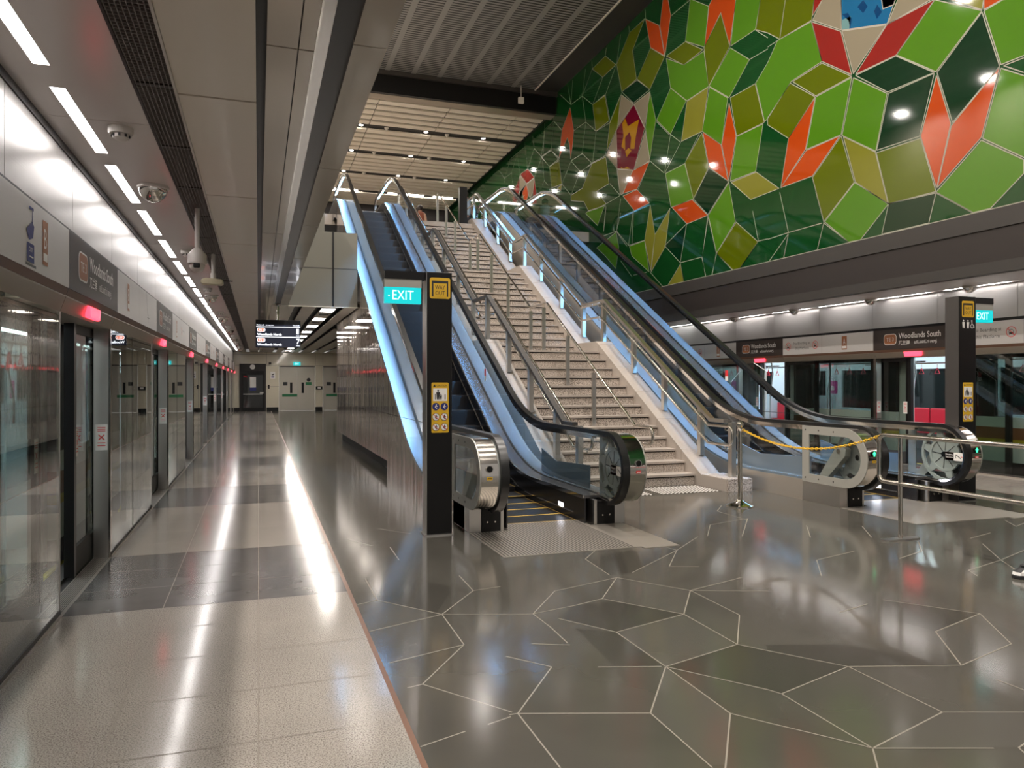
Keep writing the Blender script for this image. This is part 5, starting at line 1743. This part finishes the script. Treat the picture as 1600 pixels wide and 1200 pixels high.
# ------------------------------------------------------------------ upper level and last small things
o = tag(MB().box(5.76, 5.99, 21.75, 21.95, ZU, ZU + 1.17, 'black').build('sign_totem'), 'black sign post standing at the top of the staircase', 'sign post')
def figure(name, label, x, y, z0, rz, top_m, leg_m, h=1.66, hair_r=.115):
    """A standing person as one skinned body; hair and clothes are its children."""
    k = h / 1.70
    V = [(0, 0, .93), (0, 0, 1.15), (0, .01, 1.38), (0, 0, 1.48), (0, -.015, 1.58), (.10, 0, .90), (.11, -.01, .50), (.11, .02, .08), (.11, -.12, .03),
         (-.10, 0, .90), (-.11, -.02, .50), (-.11, .02, .08), (-.11, -.12, .03), (.19, .01, 1.37), (.24, .02, 1.10), (.22, -.12, .90), (-.19, .01, 1.37), (-.24, .02, 1.10), (-.22, -.10, .88)]
    E_ = [(0, 1), (1, 2), (2, 3), (3, 4), (0, 5), (5, 6), (6, 7), (7, 8), (0, 9), (9, 10), (10, 11), (11, 12), (2, 13), (13, 14), (14, 15), (2, 16), (16, 17), (17, 18)]
    R_ = [.145, .13, .13, .055, .095, .09, .062, .045, .04, .09, .062, .045, .04, .06, .045, .035, .06, .045, .035]
    me = bpy.data.meshes.new('person')
    cs, sn = math.cos(rz), math.sin(rz)
    me.from_pydata([(k * (a * cs - b * sn), k * (a * sn + b * cs), k * c_) for a, b, c_ in V], E_, [])
    ob = bpy.data.objects.new(name, me); COL.objects.link(ob); ob.location = (x, y, z0)
    sk = ob.modifiers.new('skin', 'SKIN')
    for i, r in enumerate(R_):
        me.skin_vertices[0].data[i].radius = (r * k, r * k)
    me.skin_vertices[0].data[0].use_root = True
    ob.modifiers.new('smooth', 'SUBSURF').levels = 1
    me.materials.append(M['skin'])
    tag(ob, label, 'person')
    P_ = lambda a, b, c_: (x + k * (a * cs - b * sn), y + k * (a * sn + b * cs), z0 + k * c_)
    MB().lathe([(.15, 0), (.175, .15), (.17, .42), (.19, .50), (.10, .56)], P_(0, 0, .90), top_m, 14).build('shirt', ob, smooth=True)
    tr = MB()
    for sx in (.105, -.105): tr.tube([P_(sx, 0, .95), P_(sx, 0, .5), P_(sx, .02, .07)], .10 * k, leg_m, 10)
    tr.build('trousers', ob, smooth=True)
    hd = MB().lathe([(hair_r * math.cos(a) + .001, hair_r * 1.15 * math.sin(a)) for a in [-.5 + i * .25 for i in range(9)]], P_(0, .02, 1.60), 'hair', 14); hd.build('hair', ob, smooth=True)
    return ob
figure('person', 'person with dark hair and pale blue top standing at the head of the right escalator', 6.62, 24.2, ZU, .4, 'shirt_blue', 'trouser')
figure('person', 'person in a rust brown top standing on the upper floor behind the stair head', 5.55, 26.6, ZU, 2.6, 'shirt_rust', 'trouser')

t = thing('shoe', 'black and white trainer at the right edge beside the barrier foot', 'shoe', (5.6, 4.12, 0))
sole = [(5.455, 4.12), (5.47, 4.085), (5.52, 4.068), (5.62, 4.075), (5.72, 4.08), (5.745, 4.12), (5.72, 4.16), (5.62, 4.165), (5.52, 4.17), (5.47, 4.155)]
MB().prism(sole, 'z', 0, .028, 'ink_black').build('sole', t, bevel=.006)
up_ = MB()
import itertools
rings = []
for zz, sc, sh in ((.028, .97, 0), (.05, .94, .004), (.075, .78, .035), (.10, .52, .075)):
    rings.append([(5.6 + sh + (a - 5.6) * sc * (1 if a > 5.6 else 1), 4.12 + (b - 4.12) * sc, zz) for a, b in sole])
for r0, r1 in zip(rings, rings[1:]):
    for q in range(len(sole)):
        j = (q + 1) % len(sole)
        up_.poly([r0[q], r0[j], r1[j], r1[q]], 'shoe_white' if r0[0][2] < .04 or q % 3 else 'ink_black')
up_.poly(rings[-1], 'ink_black')
up_.build('upper', t, smooth=False)
MB().box(5.535, 5.60, 4.10, 4.14, .085, .098, 'ink_black').build('laces', t, bevel=.004)
